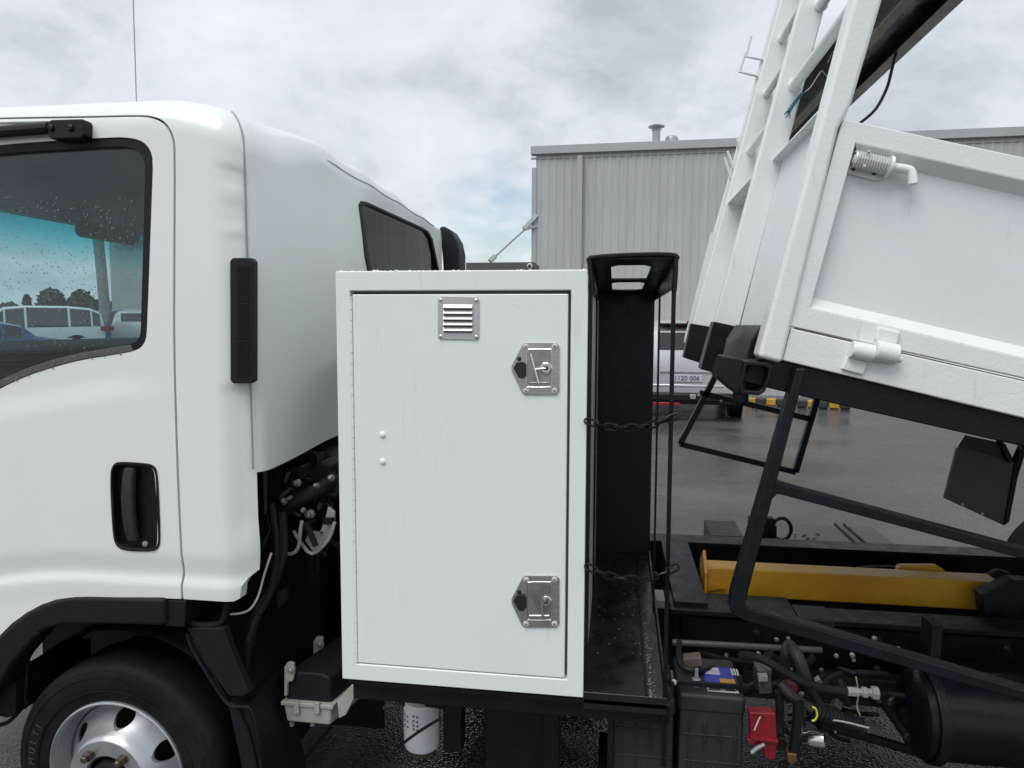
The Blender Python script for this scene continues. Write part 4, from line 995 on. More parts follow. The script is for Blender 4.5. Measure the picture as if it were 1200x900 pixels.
g = G(); g.tube([a, b_, P(1060, 198, .006), P(1068, 202, .003), P(1070, 216, -.002)], .0115, 12, 4); g.build('bolt_rod', BRUSHW, sl)
for x_, y_ in ((1018, 178), (1013, 195)):
    g = G(); g.lathe([(.005, 0), (.004, .004), (.002, .006)], P(x_, y_, -.014), (0, -1, 0), 8); g.build('water_bead', LWHITE, sl)
for x_, y_ in ((1000, 198), (1024, 203)):
    g = G(); g.lathe([(.005, 0), (.005, .0015)], P(x_, y_, .024), (0, -1, 0), 10); g.build('screw_hole', DOTS, sl)
# gate hinge: two knuckles with straps
def strap(pix, Y0, Y1): 
    g = G(); g.pr(pix, Y0, Y1); return g
hgp = strap([(1030, 383), (1056, 389), (1052, 404), (1026, 399)], -.012, .004).build('gate_hinge', BRUSHW, T, bevel=.005, seg=3)
strap([(993, 417), (1018, 424), (1012, 440), (986, 433)], -.010, .004).build('hinge_strap', BRUSHW, hgp, bevel=.005, seg=3)
k0, k1, k2 = P(997, 409, -.016), P(1024, 414.5, -.016), P(1051, 420, -.016)
g = G(); g.tube([k0, k1-(k1-k0).normalized()*.001], .022, 18, 0); g.build('hinge_knuckle', BRUSHW, hgp, bevel=.003)
g = G(); g.tube([P(1025, 410, -.018), P(1051, 415.5, -.018)], .026, 18, 0); g.build('hinge_knuckle', BRUSHW, hgp, bevel=.003)
g = G(); g.tube([P(1046, 419, -.016), P(1056, 421.5, -.016)], .009, 12, 0); g.build('hinge_pin', BRUSHW, hgp)
# black sub frame of the tray
g = G(); g.pr([(905, 420), (918, 423), (1800, 633.5), (1800, 659.5), (955, 468), (868, 447), (880, 424)], .02, .14); g.build('tray_sub_rail', SATIN, T, bevel=.004)
g = G(); g.pr([(880, 400), (893, 380), (897, 398), (905, 420), (1000, 444), (1000, 470), (868, 446)], .16, .60); g.build('tray_cross_member', SATIN, T, bevel=.004)
# black lower ends of the headboard posts
for pix, Yf_, th in ((((810, 379), (834, 383), (828, 428), (800.7, 419)), Y1-.01, .08), (((836.6, 376.7), (866, 383), (861, 442), (840.7, 438), (821, 432.7)), Y2-.012, .10)):
    g = G(); g.pr(pix, Yf_, Yf_+th); g.build('headboard_foot', SATIN, T, bevel=.004)
g = G(); v_ = [PH(x, y, SOFF+.03) for x, y in ((866, 382), (900, 383), (893, 421), (858, 419))]; g.poly(v_, -hn*.03); g.build('headboard_foot', SATIN, T, bevel=.003)
# square pivot socket
so_ = [P(x, y, -.02) for x, y in ((872, 423), (900, 425), (906, 429), (904, 440), (897, 459), (890, 463.5), (868, 462), (866, 450))]
cc = sum(so_, Vector())/8; si_ = [cc+(p-cc)*.74 for p in so_]
g = G(); g.ring(so_, si_, (-.0, .14, 0)); sk = g.build('pivot_socket', SATIN, T, bevel=.004)
g = G(); g.pr([(848, 417), (872, 421.5), (867, 463), (862, 461), (840.5, 443), (841, 436)], -.018, .10); g.build('socket_sleeve', SATIN, sk, bevel=.005)
g = G(); g.poly([p+Vector((0, .10, 0)) for p in si_], (0, .02, 0)); g.build('socket_back', DOTS, sk)
g = G(); g.lathe([(.02, -.05), (.02, .01), (.012, .02)], P(868, 466, .04), (0, 0, -1), 14); g.build('grease_cap', SATIN, sk)
# near side guard frame hanging from the tray
def beam2(p, q, w, d_=.03): g = G(); g.bar(p, q, d_, w, up=(0, 1, 0)); return g
Yg = .0
A_, B_, C_, Dg = P(941, 436, Yg), P(866, 708, Yg), P(884, 722, Yg), P(1330, 868, Yg)
g = G(); g.pr([(933.5, 432), (945, 432), (874, 706), (876, 711), (882, 714.5), (1200, 809), (1330, 847), (1330, 860), (1200, 822), (873, 728), (859, 721), (855, 713), (858, 696)], -.025, .025); gd = g.build('side_guard', SATIN, T, bevel=.005, seg=3)
g = G(); g.pr([(906, 562), (920, 568), (1200, 643), (1330, 677), (1330, 690), (1200, 655.5), (912, 579), (905, 585), (899, 590)], -.023, .023); g.build('guard_rail', SATIN, gd, bevel=.004, seg=3)
# far side guard frame
Yq = TY+.1
g = G(); g.pr([(857, 400), (861, 400), (803, 519), (931, 549), (951, 473), (823, 441), (825, 437), (957, 469), (958, 473), (934, 556), (929, 556), (796, 521), (797, 516)][:0] or [(858, 402), (862, 403), (801, 518), (797, 522), (794, 518)], Yq, Yq+.04)
for a, b_ in (((858, 403), (797, 520)), ((797, 520), (932, 553)), ((932, 553), (957, 468)), ((820, 460), (950, 491))):
    p, q = P(*a, Yq), P(*b_, Yq); g.bar(p, q, .035, .03)
g.build('far_side_guard', SATIN, T)
g = G()
for x_, y_ in ((819, 463), (845, 470), (882, 480), (886, 481)):
    g.lathe([(.008, 0), (.006, .006)], P(x_, y_, Yq-.02), (0, -1, 0), 8)
g.build('bolt', LWHITE, T)
GREYS0 = mat('lit slate lid', (.11, .12, .135), .22)  # paler than the box front: light on the top face put into the colour
# black lamp box under the far part of the tray
lx = [(1122, 525), (1190, 544.5), (1177, 616), (1107, 584)]
Yl = 1.2
g = G(); g.pr(lx, Yl, Yl+.02); lb = g.build('mudguard_box', mat('slate grey steel', (.07, .078, .09), .35, noise=.2, nscale=6), T, bevel=.004)
g = G(); g.poly([P(1122, 525, Yl), P(1190, 544.5, Yl), P(1178, 521, Yl+.10), P(1131, 511, Yl+.10)], (0, 0, .004)); g.build('box_lid', GREYS0, lb)
g = G(); g.pr([(1190, 544), (1200, 520), (1204, 524), (1193, 560), (1183, 612), (1177, 616)], Yl-.01, Yl+.03); g.build('box_flange', SATIN, lb, bevel=.003)
g = G(); g.bar(P(1170, 514, Yl), P(1182, 541, Yl), .03, .012); g.build('box_strap', SATIN, lb)
g = G(); 
for x_, y_ in ((1128, 591), (1151, 602)): g.lathe([(.006, 0), (.004, .004)], P(x_, y_, Yl-.001), (0, -1, 0), 8)
g.build('bolt', LWHITE, lb)

# --- chassis: rails, hoist
def zr(px, py, Y): return P(px, py, Y).z
zt = P(1000, 719, .68).z
g = G(); g.box(.0, 3.2, 1.43, 1.50, .42, zr(1000, 646, 1.43)); g.build('chassis_rail', BLACK, T, bevel=.004)
ztf = zr(1000, 646, 1.43)
g = G(); g.box(.04, 3.2, 1.42, 1.54, ztf+.002, ztf+.010); g.build('sub_frame_flange', SATIN, T, bevel=.001)
g = G(); g.box(-1.9, 3.2, .68, .75, .40, zt-.02); g.build('chassis_rail', BLACK, T, bevel=.004)
g = G(); g.box(-1.9, 0, 1.43, 1.50, .40, zt-.02); g.build('chassis_rail', BLACK, T, bevel=.004)
x972, x930 = P(972, 720, .66).x, P(932, 715, .66).x
g = G(); g.box(P(786, 710, .64).x, x930, .62, .80, zt-.018, zt); g.build('sub_frame_top', SATIN, T, bevel=.002)
g = G(); g.box(x972, 3.2, .60, .72, zt-.018, zt); g.build('sub_frame_top', SATIN, T, bevel=.002)
g = G(); g.box(x930, x972, .59, .72, zt-.06, zt+.006); g.build('rubber_pad', DOTS, T, bevel=.004)
g = G(); g.box(P(800, 700, .62).x, P(960, 700, .62).x+1.9, .60, .63, zt-.10, zt-.025); g.build('rail_doubler', BLACK, T)
# end plates across the frame at the rack
g = G(); q = P(790, 690, .9); g.box(q.x-.02, q.x+.10, .66, 1.44, .50, zt+.015); g.build('frame_cross_plate', SATIN, T, bevel=.003)
# yellow hoist beam
yb_ = .9
g = G(); z0_, z1_ = P(950, 704, yb_).z, P(950, 671.5, yb_).z
xY0, xY1 = P(828, 680, yb_).x, P(1172, 700, yb_).x
g.box(xY0, xY1, yb_, yb_+.10, z0_, z1_); hb_ = g.build('hoist_beam', YELLOW, T, bevel=.005, seg=3)
g = G(); ppx = [(817, 668), (823, 651), (829, 663), (827, 705), (817, 707)]
pf = P(826, 700, yb_-.02)
g.poly([(xY0-.012, yb_-.03, z0_-.02), (xY0-.012, yb_-.03, z1_-.01), (xY0-.012, yb_+.05, z1_+.055), (xY0-.012, yb_+.13, z1_-.01), (xY0-.012, yb_+.13, z0_-.02)], (.012, 0, 0)); g.build('end_plate', YELLOW, hb_, bevel=.002)
g = G(); g.poly([(xY0, yb_-.001, z0_+.02), (xY0+.07, yb_-.001, z0_+.035), (xY0, yb_-.001, z0_+.06)], (0, -.012, 0)); g.build('gusset', YELLOW, hb_)
g = G(); yt = yb_+.12
tp = [P(x, y, yt) for x, y in ((1050, 668), (1056, 663), (1098, 663), (1108, 669), (1112, 690), (1075, 690), (1070, 676))]
g.poly(tp, (0, .03, 0)); g.build('hoist_lug', YELLOW, T, bevel=.003)
g = G(); g.tube([P(960, 671, yt+.03), P(1040, 668, yt+.03), P(1072, 672, yt+.03)], [.006, .02, .025], 10); g.build('hoist_rod', SATIN, T)
g = G(); g.pr([(1150, 697), (1188, 680), (1260, 684), (1260, 738), (1155, 728)], .80, .86); g.build('hoist_bracket', SATIN, T, bevel=.004)
g = G(); g.pr([(1130, 690), (1170, 668), (1185, 672), (1195, 700), (1130, 700)], 1.1, 1.13); g.build('hoist_arm', GRIME, T, bevel=.004)
g = G(); g.box(xY0+.2, xY1+.3, 1.1, 1.3, .46, .56); g.build('hoist_cylinder', GRIME, T, bevel=.03, seg=3)
# items on the far side of the chassis
Yk = 1.85
g = G(); a = P(832, 640, Yk); g.box(P(833, 632, Yk).x, P(872, 632, Yk).x, Yk, Yk+.3, a.z-.2, P(850, 628, Yk).z); g.build('far_tool_tray', SATIN, T, bevel=.004)
g = G(); g.box(P(878, 620, 1.7).x, P(907, 620, 1.7).x, 1.7, 1.75, P(890, 640, 1.7).z-.1, P(890, 607, 1.7).z); g.build('valve_bracket', SATIN, T, bevel=.004)
g = G(); c = P(916, 620, 1.72); g.tube([c+Vector((math.cos(R(a))*.045, 0, math.sin(R(a))*.055)) for a in range(-120, 240, 30)], .009, 8, 2); g.bar(P(907, 616, 1.7), P(907, 634, 1.7), .03, .02); g.build('valve_loop', SATIN, T)
GREYS = mat('grey tank top', (.085, .09, .098), .4, noise=.2, nscale=10)
g = G(); q0, q1 = P(905, 640, 1.75), P(1062, 640, 1.75); g.box(q0.x, q1.x, 1.72, 2.2, .3, q0.z+.002); g.build('far_fuel_tank', GREYS, T, bevel=.015)
for x_ in (1010, 1022):
    g = G(); q = P(x_, 640, 1.75); g.box(q.x, q.x+.012, 1.71, 2.21, .3, q0.z+.012); g.build('tank_strap', SATIN, T, bevel=.002)
g = G()
for _ in range(16): 
    x_ = random.uniform(925, 965); q = P(x_, 632, 1.9); bead(g, (q.x, random.uniform(1.78, 2.0), q0.z+.002), random.uniform(.006, .014), .4)
g.build('raindrop', DOTS, T, kind='stuff')
# lower chassis bits, right
g = G(); g.tube([P(788, 753, .5), P(870, 757, .5), P(963, 762, .5)], .011, 10); g.build('brake_pipe', mat('grey pipe', (.09, .09, .095), .4, noise=.3, nscale=30), T)
g = G(); g.box(P(1040, 740, .66).x, P(1040, 740, .66).x+1.2, .655, .679, zt-.075, zt-.068); g.build('wiring_conduit', GREYS, T)
for x_, y_ in ((851, 767), (1000, 773), (898, 766)):
    g = G(); g.lathe([(.008, 0), (.006, .006)], P(x_, y_, .67), (0, -1, 0), 8); g.build('bolt', LWHITE if x_ < 1100 else SATIN, T)
# batteries
def battery(label, pix_top, y0_, y1_, x0_, x1_, ztop_, lab):
    bt = thing('battery', label, 'battery', ((x0_+x1_)/2, (y0_+y1_)/2, .3), 'truck batteries under the rack')
    g = G(); g.box(x0_, x1_, y0_, y1_, .33, ztop_-.03); cs = g.build('case', BATT, bt, bevel=.008, seg=3)
    g = G(); g.box(x0_-.004, x1_+.004, y0_-.004, y1_+.004, ztop_-.055, ztop_); lid = g.build('lid', BATT, bt, bevel=.012, seg=3)
    w_ = x1_-x0_
    for k in range(4):
        g = G(); xx = x0_+w_*(.14+.24*k); g.box(xx, xx+.006, y0_-.005, y0_+.01, .34, ztop_-.08); g.build('rib', BATT, cs, bevel=.002)
    for zz in (.42, .5):
        g = G(); g.box(x0_+.01, x1_-.01, y0_-.0045, y0_+.01, zz, zz+.005); g.build('rib', BATT, cs, bevel=.002)
    if lab:
        lz = ztop_+.0015; l0 = x0_+w_*.44; l1_ = x1_-.012; yy0, yy1 = y0_+.02, y0_+.17
        def flat(xa_, xb_, ya_, yb__, m_, z_, nm, par):
            g = G(); g.box(xa_, xb_, ya_, yb__, z_-.001, z_); return g.build(nm, m_, par)
        lw = flat(l0, l1_, yy0, yy0+.045, LWHITE, lz, 'warning_label', lid)
        flat(l0, l1_, yy0+.046, yy1, LBLUE, lz, 'blue_label', lid)
        flat(l0+(l1_-l0)*.5, l1_, yy0+.046, yy0+.078, LORANGE, lz+.001, 'orange_patch', lid)
        tx = l0+(l1_-l0)*.58; g = G(); g.poly([(tx, yy0+.006, lz+.0005), (tx+.030, yy0+.006, lz+.0005), (tx+.015, yy0+.034, lz+.0005)], (0, 0, .001)); g.build('warning_triangle', DOTS, lid)
        for i in range(5): flat(l0+.006, l0+.006+random.uniform(.02, .034), yy0+.006+i*.0075, yy0+.0095+i*.0075, DOTS, lz+.001, 'print_line', lid)
        for i in range(5): flat(l0+.006, l0+.05, yy1-.012-i*.009, yy1-.007-i*.009, LWHITE, lz+.001, 'print_line', lid)
        for i in range(3): flat(l0+.085+i*.008, l0+.09+i*.008, yy1-.045, yy1-.005, LWHITE, lz+.001, 'print_line', lid)
    tpx = x0_+.05
    g = G(); g.lathe([(.014, 0), (.012, .02), (.006, .022), (.005, .05)], (tpx, y0_+.05, ztop_), (0, 0, 1), 12); g.build('terminal', GALV, bt)
    return bt
bzt = P(840, 815, .1).z
battery('dusty black battery with blue and white label beside the red cover', None, .10, .33, P(796, 860, .10).x, P(871, 860, .10).x, bzt, True)
battery('plain dusty black battery under the rack floor, left of the labelled one', None, .10, .33, P(717, 860, .10).x, P(789, 860, .10).x, bzt-.02, False)
g = G(); g.box(P(700, 900, .1).x, P(880, 900, .1).x, .08, .36, .285, .33); g.build('battery_tray', SATIN, T, bevel=.003)
g = G(); g.bar(P(786, 799, .1), P(878, 806, .14), .012, .012); g.lathe([(.009, 0), (.009, .02)], P(786, 798, .09), (0, -1, 0), 10); g.build('battery_clamp', SATIN, T)
g = G(); g.lathe([(.008, 0), (.008, .006)], P(790, 799, .08), (-.5, -1, 0), 10); g.build('clamp_nut', LWHITE, T)
g = G(); g.tube([P(868, 792, .16), P(869, 800, .16), P(877, 803, .16), P(884, 799, .16), P(884, 791, .16)], .006, 8, 3); g.build('clamp_hook', GRIME, T)
g = G(); g.pr([(800, 772), (822, 770), (824, 782), (802, 784)], .25, .29); g.build('terminal_cover', RUSTB, T, bevel=.005)
g = G(); g.tube([P(796, 752, .3), P(797, 778, .22), P(815, 786, .2), P(840, 782, .3)], .009, 8, 4); g.build('battery_cable', HOSE, T)
# red isolator cover
g = G(); g.pr([(878, 835), (909, 836), (911, 872), (880, 866)], .05, .085); rc = g.build('red_cover', RED, T, bevel=.004)
g = G(); g.poly([P(880, 864, .04), P(912, 868, .04), P(912, 871, .04), P(880, 867, .04)], (0, .04, 0)); g.build('cover_lip', RED, rc, bevel=.001)
g = G(); g.pr([(876, 866), (911, 870), (909, 889), (902, 892), (895, 884), (893, 874), (884, 876), (877, 872)], .06, .09); g.build('cover_skirt', RED, rc, bevel=.004)
g = G(); g.tube([P(884, 856, .03), P(888, 846, .03), P(891, 840, .03)], .0018, 6); g.build('cable_tie', LWHITE, rc)
g = G(); g.tube([P(881, 882, .05), P(888, 876, .05), P(896, 872, .05)], .006, 8); g.build('cover_bolt', GALV, rc)
# valve block, hoses, sleeves
g = G(); g.pr([(887, 785), (905, 784), (904, 800), (906, 813), (890, 814), (888, 800)], .22, .30); g.build('valve_block', mat('corroded alloy', (.17, .16, .14), .6, metal=.3, noise=.6, nscale=40), T, bevel=.004)
g = G(); g.pr([(889, 792), (900, 792), (900, 799), (889, 799)], .2, .22); g.build('valve_plate', BEIGE, T, bevel=.002)
def hz(pts, r_, m_, nm): g = G(); g.tube([P(x, y, Y) for x, y, Y in pts], r_, 10, 4); return g.build(nm, m_, T)
hz([(918, 788, .3), (922, 764, .25), (926, 757, .25), (936, 772, .2), (944, 795, .2)], .018, CABLE, 'sleeved_hose')
hz([(868, 768, .2), (892, 772, .15), (925, 790, .12), (955, 804, .12), (992, 810, .12)], .012, HOSE, 'rubber_hose')
hz([(915, 800, .15), (925, 812, .14), (940, 824, .14), (952, 830, .14)], .014, CABLE, 'sleeved_hose')
hz([(936, 822, .12), (935, 845, .12), (932, 870, .12), (930, 882, .12)], .016, PLAST, 'sleeved_hose')
hz([(912, 810, .16), (914, 830, .16), (913, 850, .16), (915, 868, .14)], .012, GRIME, 'elbow_hose')
hz([(944, 800, .2), (954, 815, .2), (966, 834, .2), (975, 850, .25)], .014, HOSE, 'rubber_hose')
hz([(968, 798, .2), (985, 790, .3), (1010, 788, .35), (1040, 790, .4)], .008, HOSE, 'rubber_hose')
hz([(902, 780, .25), (880, 776, .3), (850, 774, .4), (820, 765, .5)], .010, HOSE, 'rubber_hose')
g = G(); q0 = Vector(P(952, 832, .18)); q1 = Vector(P(1010, 852, .3)); ax = (q1-q0).normalized(); prof = []
L_ = (q1-q0).length; nn = 13
for k in range(nn): prof += [(.021, L_*k/nn), (.025, L_*(k+.3)/nn), (.021, L_*(k+.6)/nn)]
g.lathe(prof, q0, ax, 16); g.build('corrugated_conduit', HOSE, T)
g = G(); c = P(951, 834, .14); g.tube([c+Vector((math.cos(R(a))*.012, -.012, math.sin(R(a))*.020)) for a in range(-100, 110, 20)], .003, 6, 1); g.build('yellow_tie', YTAG, T)
g = G(); ca, cb = P(993, 810, .12), P(1030, 812, .12); axd = (cb-ca).normalized(); l = (cb-ca).length
g.lathe([(.013, 0), (.013, l*.35), (.010, l*.37), (.010, l*.45), (.015, l*.47), (.015, l*.62), (.011, l*.64), (.011, l*.75), (.018, l*.78), (.018, l*.98)], ca, axd, 6); g.build('hose_fitting', BEIGE, T, bevel=.001)
g = G(); g.tube([cb, P(1058, 815, .2)], .007, 8, 0); g.build('fitting_pipe', GRIME, T)
g = G(); c = P(915, 872, .09); g.lathe([(.016, 0), (.019, .004), (.019, .03), (.015, .032), (.013, .024)], c+Vector((0, .03, 0)), (0, -1, 0), 20); g.build('round_cap', GRIME, T)
g = G(); ca = P(942, 865, .14); cb = P(968, 867, .12); axd = (cb-ca).normalized(); l = (cb-ca).length
g.lathe([(.012, -.02), (.017, 0), (.019, l*.2), (.023, l*.3), (.023, l*.95), (.016, l)], ca, axd, 24); g.build('chrome_coupling', CHROME, T)
g = G(); g.pr([(922, 883), (934, 884), (934, 893), (928, 897), (923, 893)], .10, .13); g.build('brass_fitting', mat('brass', (.30, .16, .08), .4, metal=.7, noise=.4, nscale=60), T, bevel=.003)
g = G(); g.pr([(922, 800), (936, 806), (934, 814), (922, 812)], .24, .27); g.build('red_connector', RED, T, bevel=.003)
g = G(); g.tube([P(1003, 793, .15), P(1006, 812, .15), P(1004, 828, .15), P(1008, 838, .15)], .002, 6); g.build('loose_wire', mat('tan wire', (.45, .38, .22), .5), T)
g = G(); g.tube([P(970, 843, .2), P(990, 846, .2), P(1018, 853, .2)], .0028, 6); g.build('loose_wire', WIRE, T)
g = G(); g.box(P(870, 800, .62).x, P(1060, 800, .62).x, .60, .66, .36, zt-.2); g.build('rail_web_plate', GRIME, T, bevel=.004)
rc_ = random.Random(11)
for k in range(22):
    x0_, y0_ = rc_.uniform(885, 1040), rc_.uniform(782, 850); dx_, dy_ = rc_.uniform(-45, 55), rc_.uniform(-12, 45); yy_ = rc_.uniform(.30, .55)
    g = G(); g.tube([P(x0_, y0_, yy_), P(x0_+dx_*.35+rc_.uniform(-10, 10), y0_+dy_*.2, yy_-.03), P(x0_+dx_*.7, y0_+dy_*.8, yy_), P(x0_+dx_, y0_+dy_, yy_+.08)], rc_.choice([.005, .007, .010, .013]), 8, 4)
    g.build('engine_hose', rc_.choice([HOSE, GRIME, CABLE, PLASTG]), T)
for k in range(16):
    q = P(rc_.uniform(880, 1050), rc_.uniform(770, 860), rc_.uniform(.28, .5)); g = G(); w_ = rc_.uniform(.012, .035)
    g.bar(q, q+Vector((rc_.uniform(-.05, .05), rc_.uniform(-.02, .02), rc_.uniform(-.05, .05))), w_, w_*rc_.uniform(.3, 1)); g.build('small_bracket', rc_.choice([GRIME, GRIME, PLASTG, DULLZ]), T, bevel=.002)
for k in range(26):
    q = P(rc_.uniform(800, 1055), rc_.uniform(745, 860), rc_.uniform(.3, .6)); g = G(); r_ = rc_.uniform(.004, .009); g.lathe([(r_, 0), (r_, r_), (r_*.5, r_*1.2)], q, (rc_.uniform(-.3, .3), -1, .2), 6); g.build('bolt', DULLZ, T)
for yy_ in (.2, .6, 1.0, 1.4, 1.8, 2.2): 
    for zz_ in (0, 1):
        q = Vector((yy_+.3, .599, zt-.055-.1*zz_)); g = G(); g.lathe([(.012, 0), (.012, .008), (.007, .012)], q, (0, -1, 0), 6); g.build('bolt', GRIME, T)
# air tank on the right
g = G(); c0 = P(1070, 835, .34); zc_ = c0.z; xs = P(1066, 835, .30).x
g.lathe([(.02, -.0), (.10, .008), (.128, .03), (.130, .06), (.130, 1.1), (.10, 1.14), (.02, 1.15)], (xs, .34, zc_), (1, 0, 0), 48); g.build('air_tank', BLACK, T)
g = G(); g.lathe([(.131, 0), (.142, 0), (.142, .03), (.131, .03)], (xs+.05, .34, zc_), (1, 0, 0), 40, closed=True); g.box(xs+.05, xs+.08, .30, .38, zc_+.13, zc_+.30); g.build('tank_bracket', SATIN, T, bevel=.004)
g = G(); g.pr([(1058, 868), (1078, 880), (1092, 893), (1130, 893), (1145, 884), (1160, 874), (1160, 860), (1060, 860)], .3, .6); g.build('spring_hanger', GRIME, T, bevel=.01)
g = G(); g.tube([P(960, 850, .4), P(1010, 862, .45), P(1070, 880, .5)], .016, 8); g.build('tail_pipe', GRIME, T)
# propshaft, gearbox, far tank, rear axle: unseen mass added to block light under the truck
g = G(); g.lathe([(.02, 0), (.055, .02), (.055, 2.9), (.02, 2.92)], (-.3, 1.08, .42), (1, 0, -.02), 20); g.build('propshaft', GRIME, T)
g = G(); g.box(-1.75, -.35, .78, 1.40, .28, .78); g.build('gearbox', GRIME, T, bevel=.06, seg=3)
g = G(); g.box(-2.2, -1.1, .70, 1.7, .55, 1.18); g.build('engine', GRIME, T, bevel=.06, seg=3)
g = G(); g.box(-.85, .02, 1.52, 2.2, .18, .64); g.build('fuel_tank', BLACK, T, bevel=.05, seg=3)
g = G(); g.box(-2.0, -1.8, .2, 2.1, .28, .36); g.build('front_axle', GRIME, T, bevel=.02)
for y_ in (.12, 1.9):
    g = G(); g.lathe([(.2, 0), (.3, .015), (.335, .0), (.338, -.05), (.338, -.2), (.3, -.22)], (2.5, y_, .338), (0, -1, 0), 40); g.build('rear_wheel', TYRE, T)
    g = G(); g.lathe([(.2, 0), (.3, .015), (.335, .0), (.338, -.05), (.338, -.2), (.3, -.22)], (2.5, y_+.26, .338), (0, -1, 0), 40); g.build('rear_wheel', TYRE, T)
g = G(); g.box(2.42, 2.58, .2, 2.0, .27, .42); g.build('rear_axle', GRIME, T, bevel=.03)

# --- between cab and toolbox
g = G(); g.box(-1.03, -.80, .62, .66, .0+.35, 1.15); g.build('engine_bay_panel', PLAST, T)
g = G(); g.box(-1.6, -1.06, .5, .56, .45, 1.20); g.build('engine_bay_panel', PLAST, T)
Ye = .30
g = G(); g.pr([(312, 556), (334, 550), (352, 546), (354, 560), (376, 540), (388, 545), (388, 566), (376, 580), (352, 586), (346, 600), (322, 604), (312, 590)], .40, .52); g.build('tilt_bracket', GRIME, T, bevel=.01)
rc2 = random.Random(5)
for k in range(16):
    x0_, y0_ = rc2.uniform(312, 392), rc2.uniform(560, 640); yy_ = rc2.uniform(.34, .5)
    g = G(); g.tube([P(x0_, y0_, yy_), P(x0_+rc2.uniform(-14, 14), y0_+rc2.uniform(5, 25), yy_-.04), P(x0_+rc2.uniform(-20, 20), y0_+rc2.uniform(25, 60), yy_)], rc2.choice([.004, .006, .009]), 7, 4); g.build('engine_hose', rc2.choice([HOSE, GRIME, CABLE, PLASTG]), T)
for k in range(14):
    q = P(rc2.uniform(312, 392), rc2.uniform(560, 625), rc2.uniform(.3, .4)); g = G(); w_ = rc2.uniform(.01, .03); g.bar(q, q+Vector((rc2.uniform(-.05, .05), 0, rc2.uniform(-.04, .04))), w_, w_*.5); g.build('small_bracket', rc2.choice([GRIME, GRIME, PLASTG, DULLZ]), T, bevel=.002)
g = G(); g.tube([P(318, 604, Ye), P(345, 588, Ye), P(376, 572, Ye+.05), P(392, 560, Ye+.1)], .024, 12, 3); g.build('tilt_torsion_tube', GRIME, T)
for (x_, y_, r_) in ((333, 588, .012), (350, 566, .013), (372, 570, .010), (365, 602, .016), (356, 598, .010), (389, 561, .012), (341, 583, .008)):
    g = G(); g.lathe([(r_, 0), (r_, .012), (r_*.7, .014), (r_*.7, .024), (r_*.4, .026)], P(x_, y_, Ye-.03), (random.uniform(-.3, .3), -1, random.uniform(0, .4)), 8); g.build('bolt', mat('dull zinc', (.30, .30, .29), .35, metal=.7, noise=.4, nscale=50), T, bevel=.001)
g = G(); g.pr([(384, 594), (392, 600), (391, 622), (384, 632), (367, 648), (357, 634), (362, 622), (374, 624), (380, 612)], .30, .312); bk = g.build('latch_plate', BEIGE, T, bevel=.003)
g = G(); g.tube([P(344, 622, .28), P(352, 635, .28), P(366, 649, .28), P(385, 632, .28), P(392, 612, .28)], .006, 8, 3); g.build('latch_plate_lip', BEIGE, bk)
g = G(); g.pr([(378, 607), (391, 607), (391, 615), (379, 615)], .28, .29); g.build('latch_tab', GRIME, bk, bevel=.002)
g = G(); g.lathe([(.004, 0), (.004, .003)], P(377, 624, .297), (0, -1, 0), 10); g.build('latch_hole', DOTS, bk)
hz([(354, 610, .26), (352, 622, .25), (350, 640, .25), (344, 648, .25), (337, 649, .25)], .006, BEIGE, 'brake_line')
hz([(330, 600, .24), (332, 640, .22), (322, 680, .20), (304, 712, .16), (295, 738, .14), (293, 755, .13)], .016, HOSE, 'vent_hose')
hz([(318, 590, .22), (324, 640, .20), (318, 690, .18), (300, 725, .14), (291, 752, .12)], .012, HOSE, 'vent_hose')
g = G(); g.tube([P(292, 750, .12), P(286, 795, .12)], .013, 14, 0); g.build('drain_sleeve', PLASTG, T)
hz([(318, 648, .10), (310, 672, .09), (302, 700, .08), (290, 716, .07), (270, 720, .07)], .0035, WIRE, 'pale_cable')
hz([(308, 640, .15), (316, 620, .2), (314, 606, .22), (322, 598, .24)], .004, HOSE, 'thin_cable')
hz([(358, 612, .24), (364, 625, .24), (370, 640, .24)], .010, PLAST, 'vent_hose')
# small coil spring
a, b_ = P(309, 619, .22), P(326, 619, .22); pts = []
for k in range(81): t_ = k/80; an = 2*math.pi*k/10; pts.append(a.lerp(b_, t_)+Vector((0, math.cos(an)*.014, math.sin(an)*.014)))
g = G(); g.tube(pts, .0028, 5, 1); g.build('return_spring', GRIME, T)
g = G(); g.box(P(332, 560, .55).x, P(332, 560, .55).x+.03, .40, .44, 1.0, 1.26); g.build('cab_strut', BEIGE, T)
g = G(); g.pr([(313, 552), (328, 550), (328, 600), (313, 604)], .34, .36); g.build('splash_plate', GRIME, T)
g = G(); g.pr([(322, 694), (336, 690), (334, 706), (326, 714)], .2, .22); g.build('dust_flap', PLASTG, T)
# ribbed radiator-side container (pale base, dark lid)
g = G(); 
def quadbox(pix, Y0, Y1): gg = G(); gg.pr(pix, Y0, Y1); return gg
qb = P(333, 825, .22); x0_, x1_ = P(333, 835, .20).x, P(388, 835, .20).x
zt0, zt1, zt2 = P(360, 790, .2).z, P(360, 822, .2).z, P(360, 846, .2).z
xs_ = x0_
g = G(); g.poly([(x0_+.006, .2, zt1), (x1_-.0, .2, zt1), (x1_-.0, .2, zt0-.01), (x1_-.03, .2, zt0+.004), (x0_+.02, .2, zt0+.004), (x0_+.006, .2, zt0-.01)], (.10, .48, 0)); ac = g.build('coolant_box_lid', PLASTG, T, bevel=.008, seg=3)
g = G(); g.poly([(x0_, .19, zt1-.002), (x1_+.004, .19, zt1-.002), (x1_-.0, .19, zt2), (x0_+.012, .19, zt2)], (.10, .46, 0)); cb_ = g.build('coolant_box', BEIGE, T, bevel=.008, seg=3)
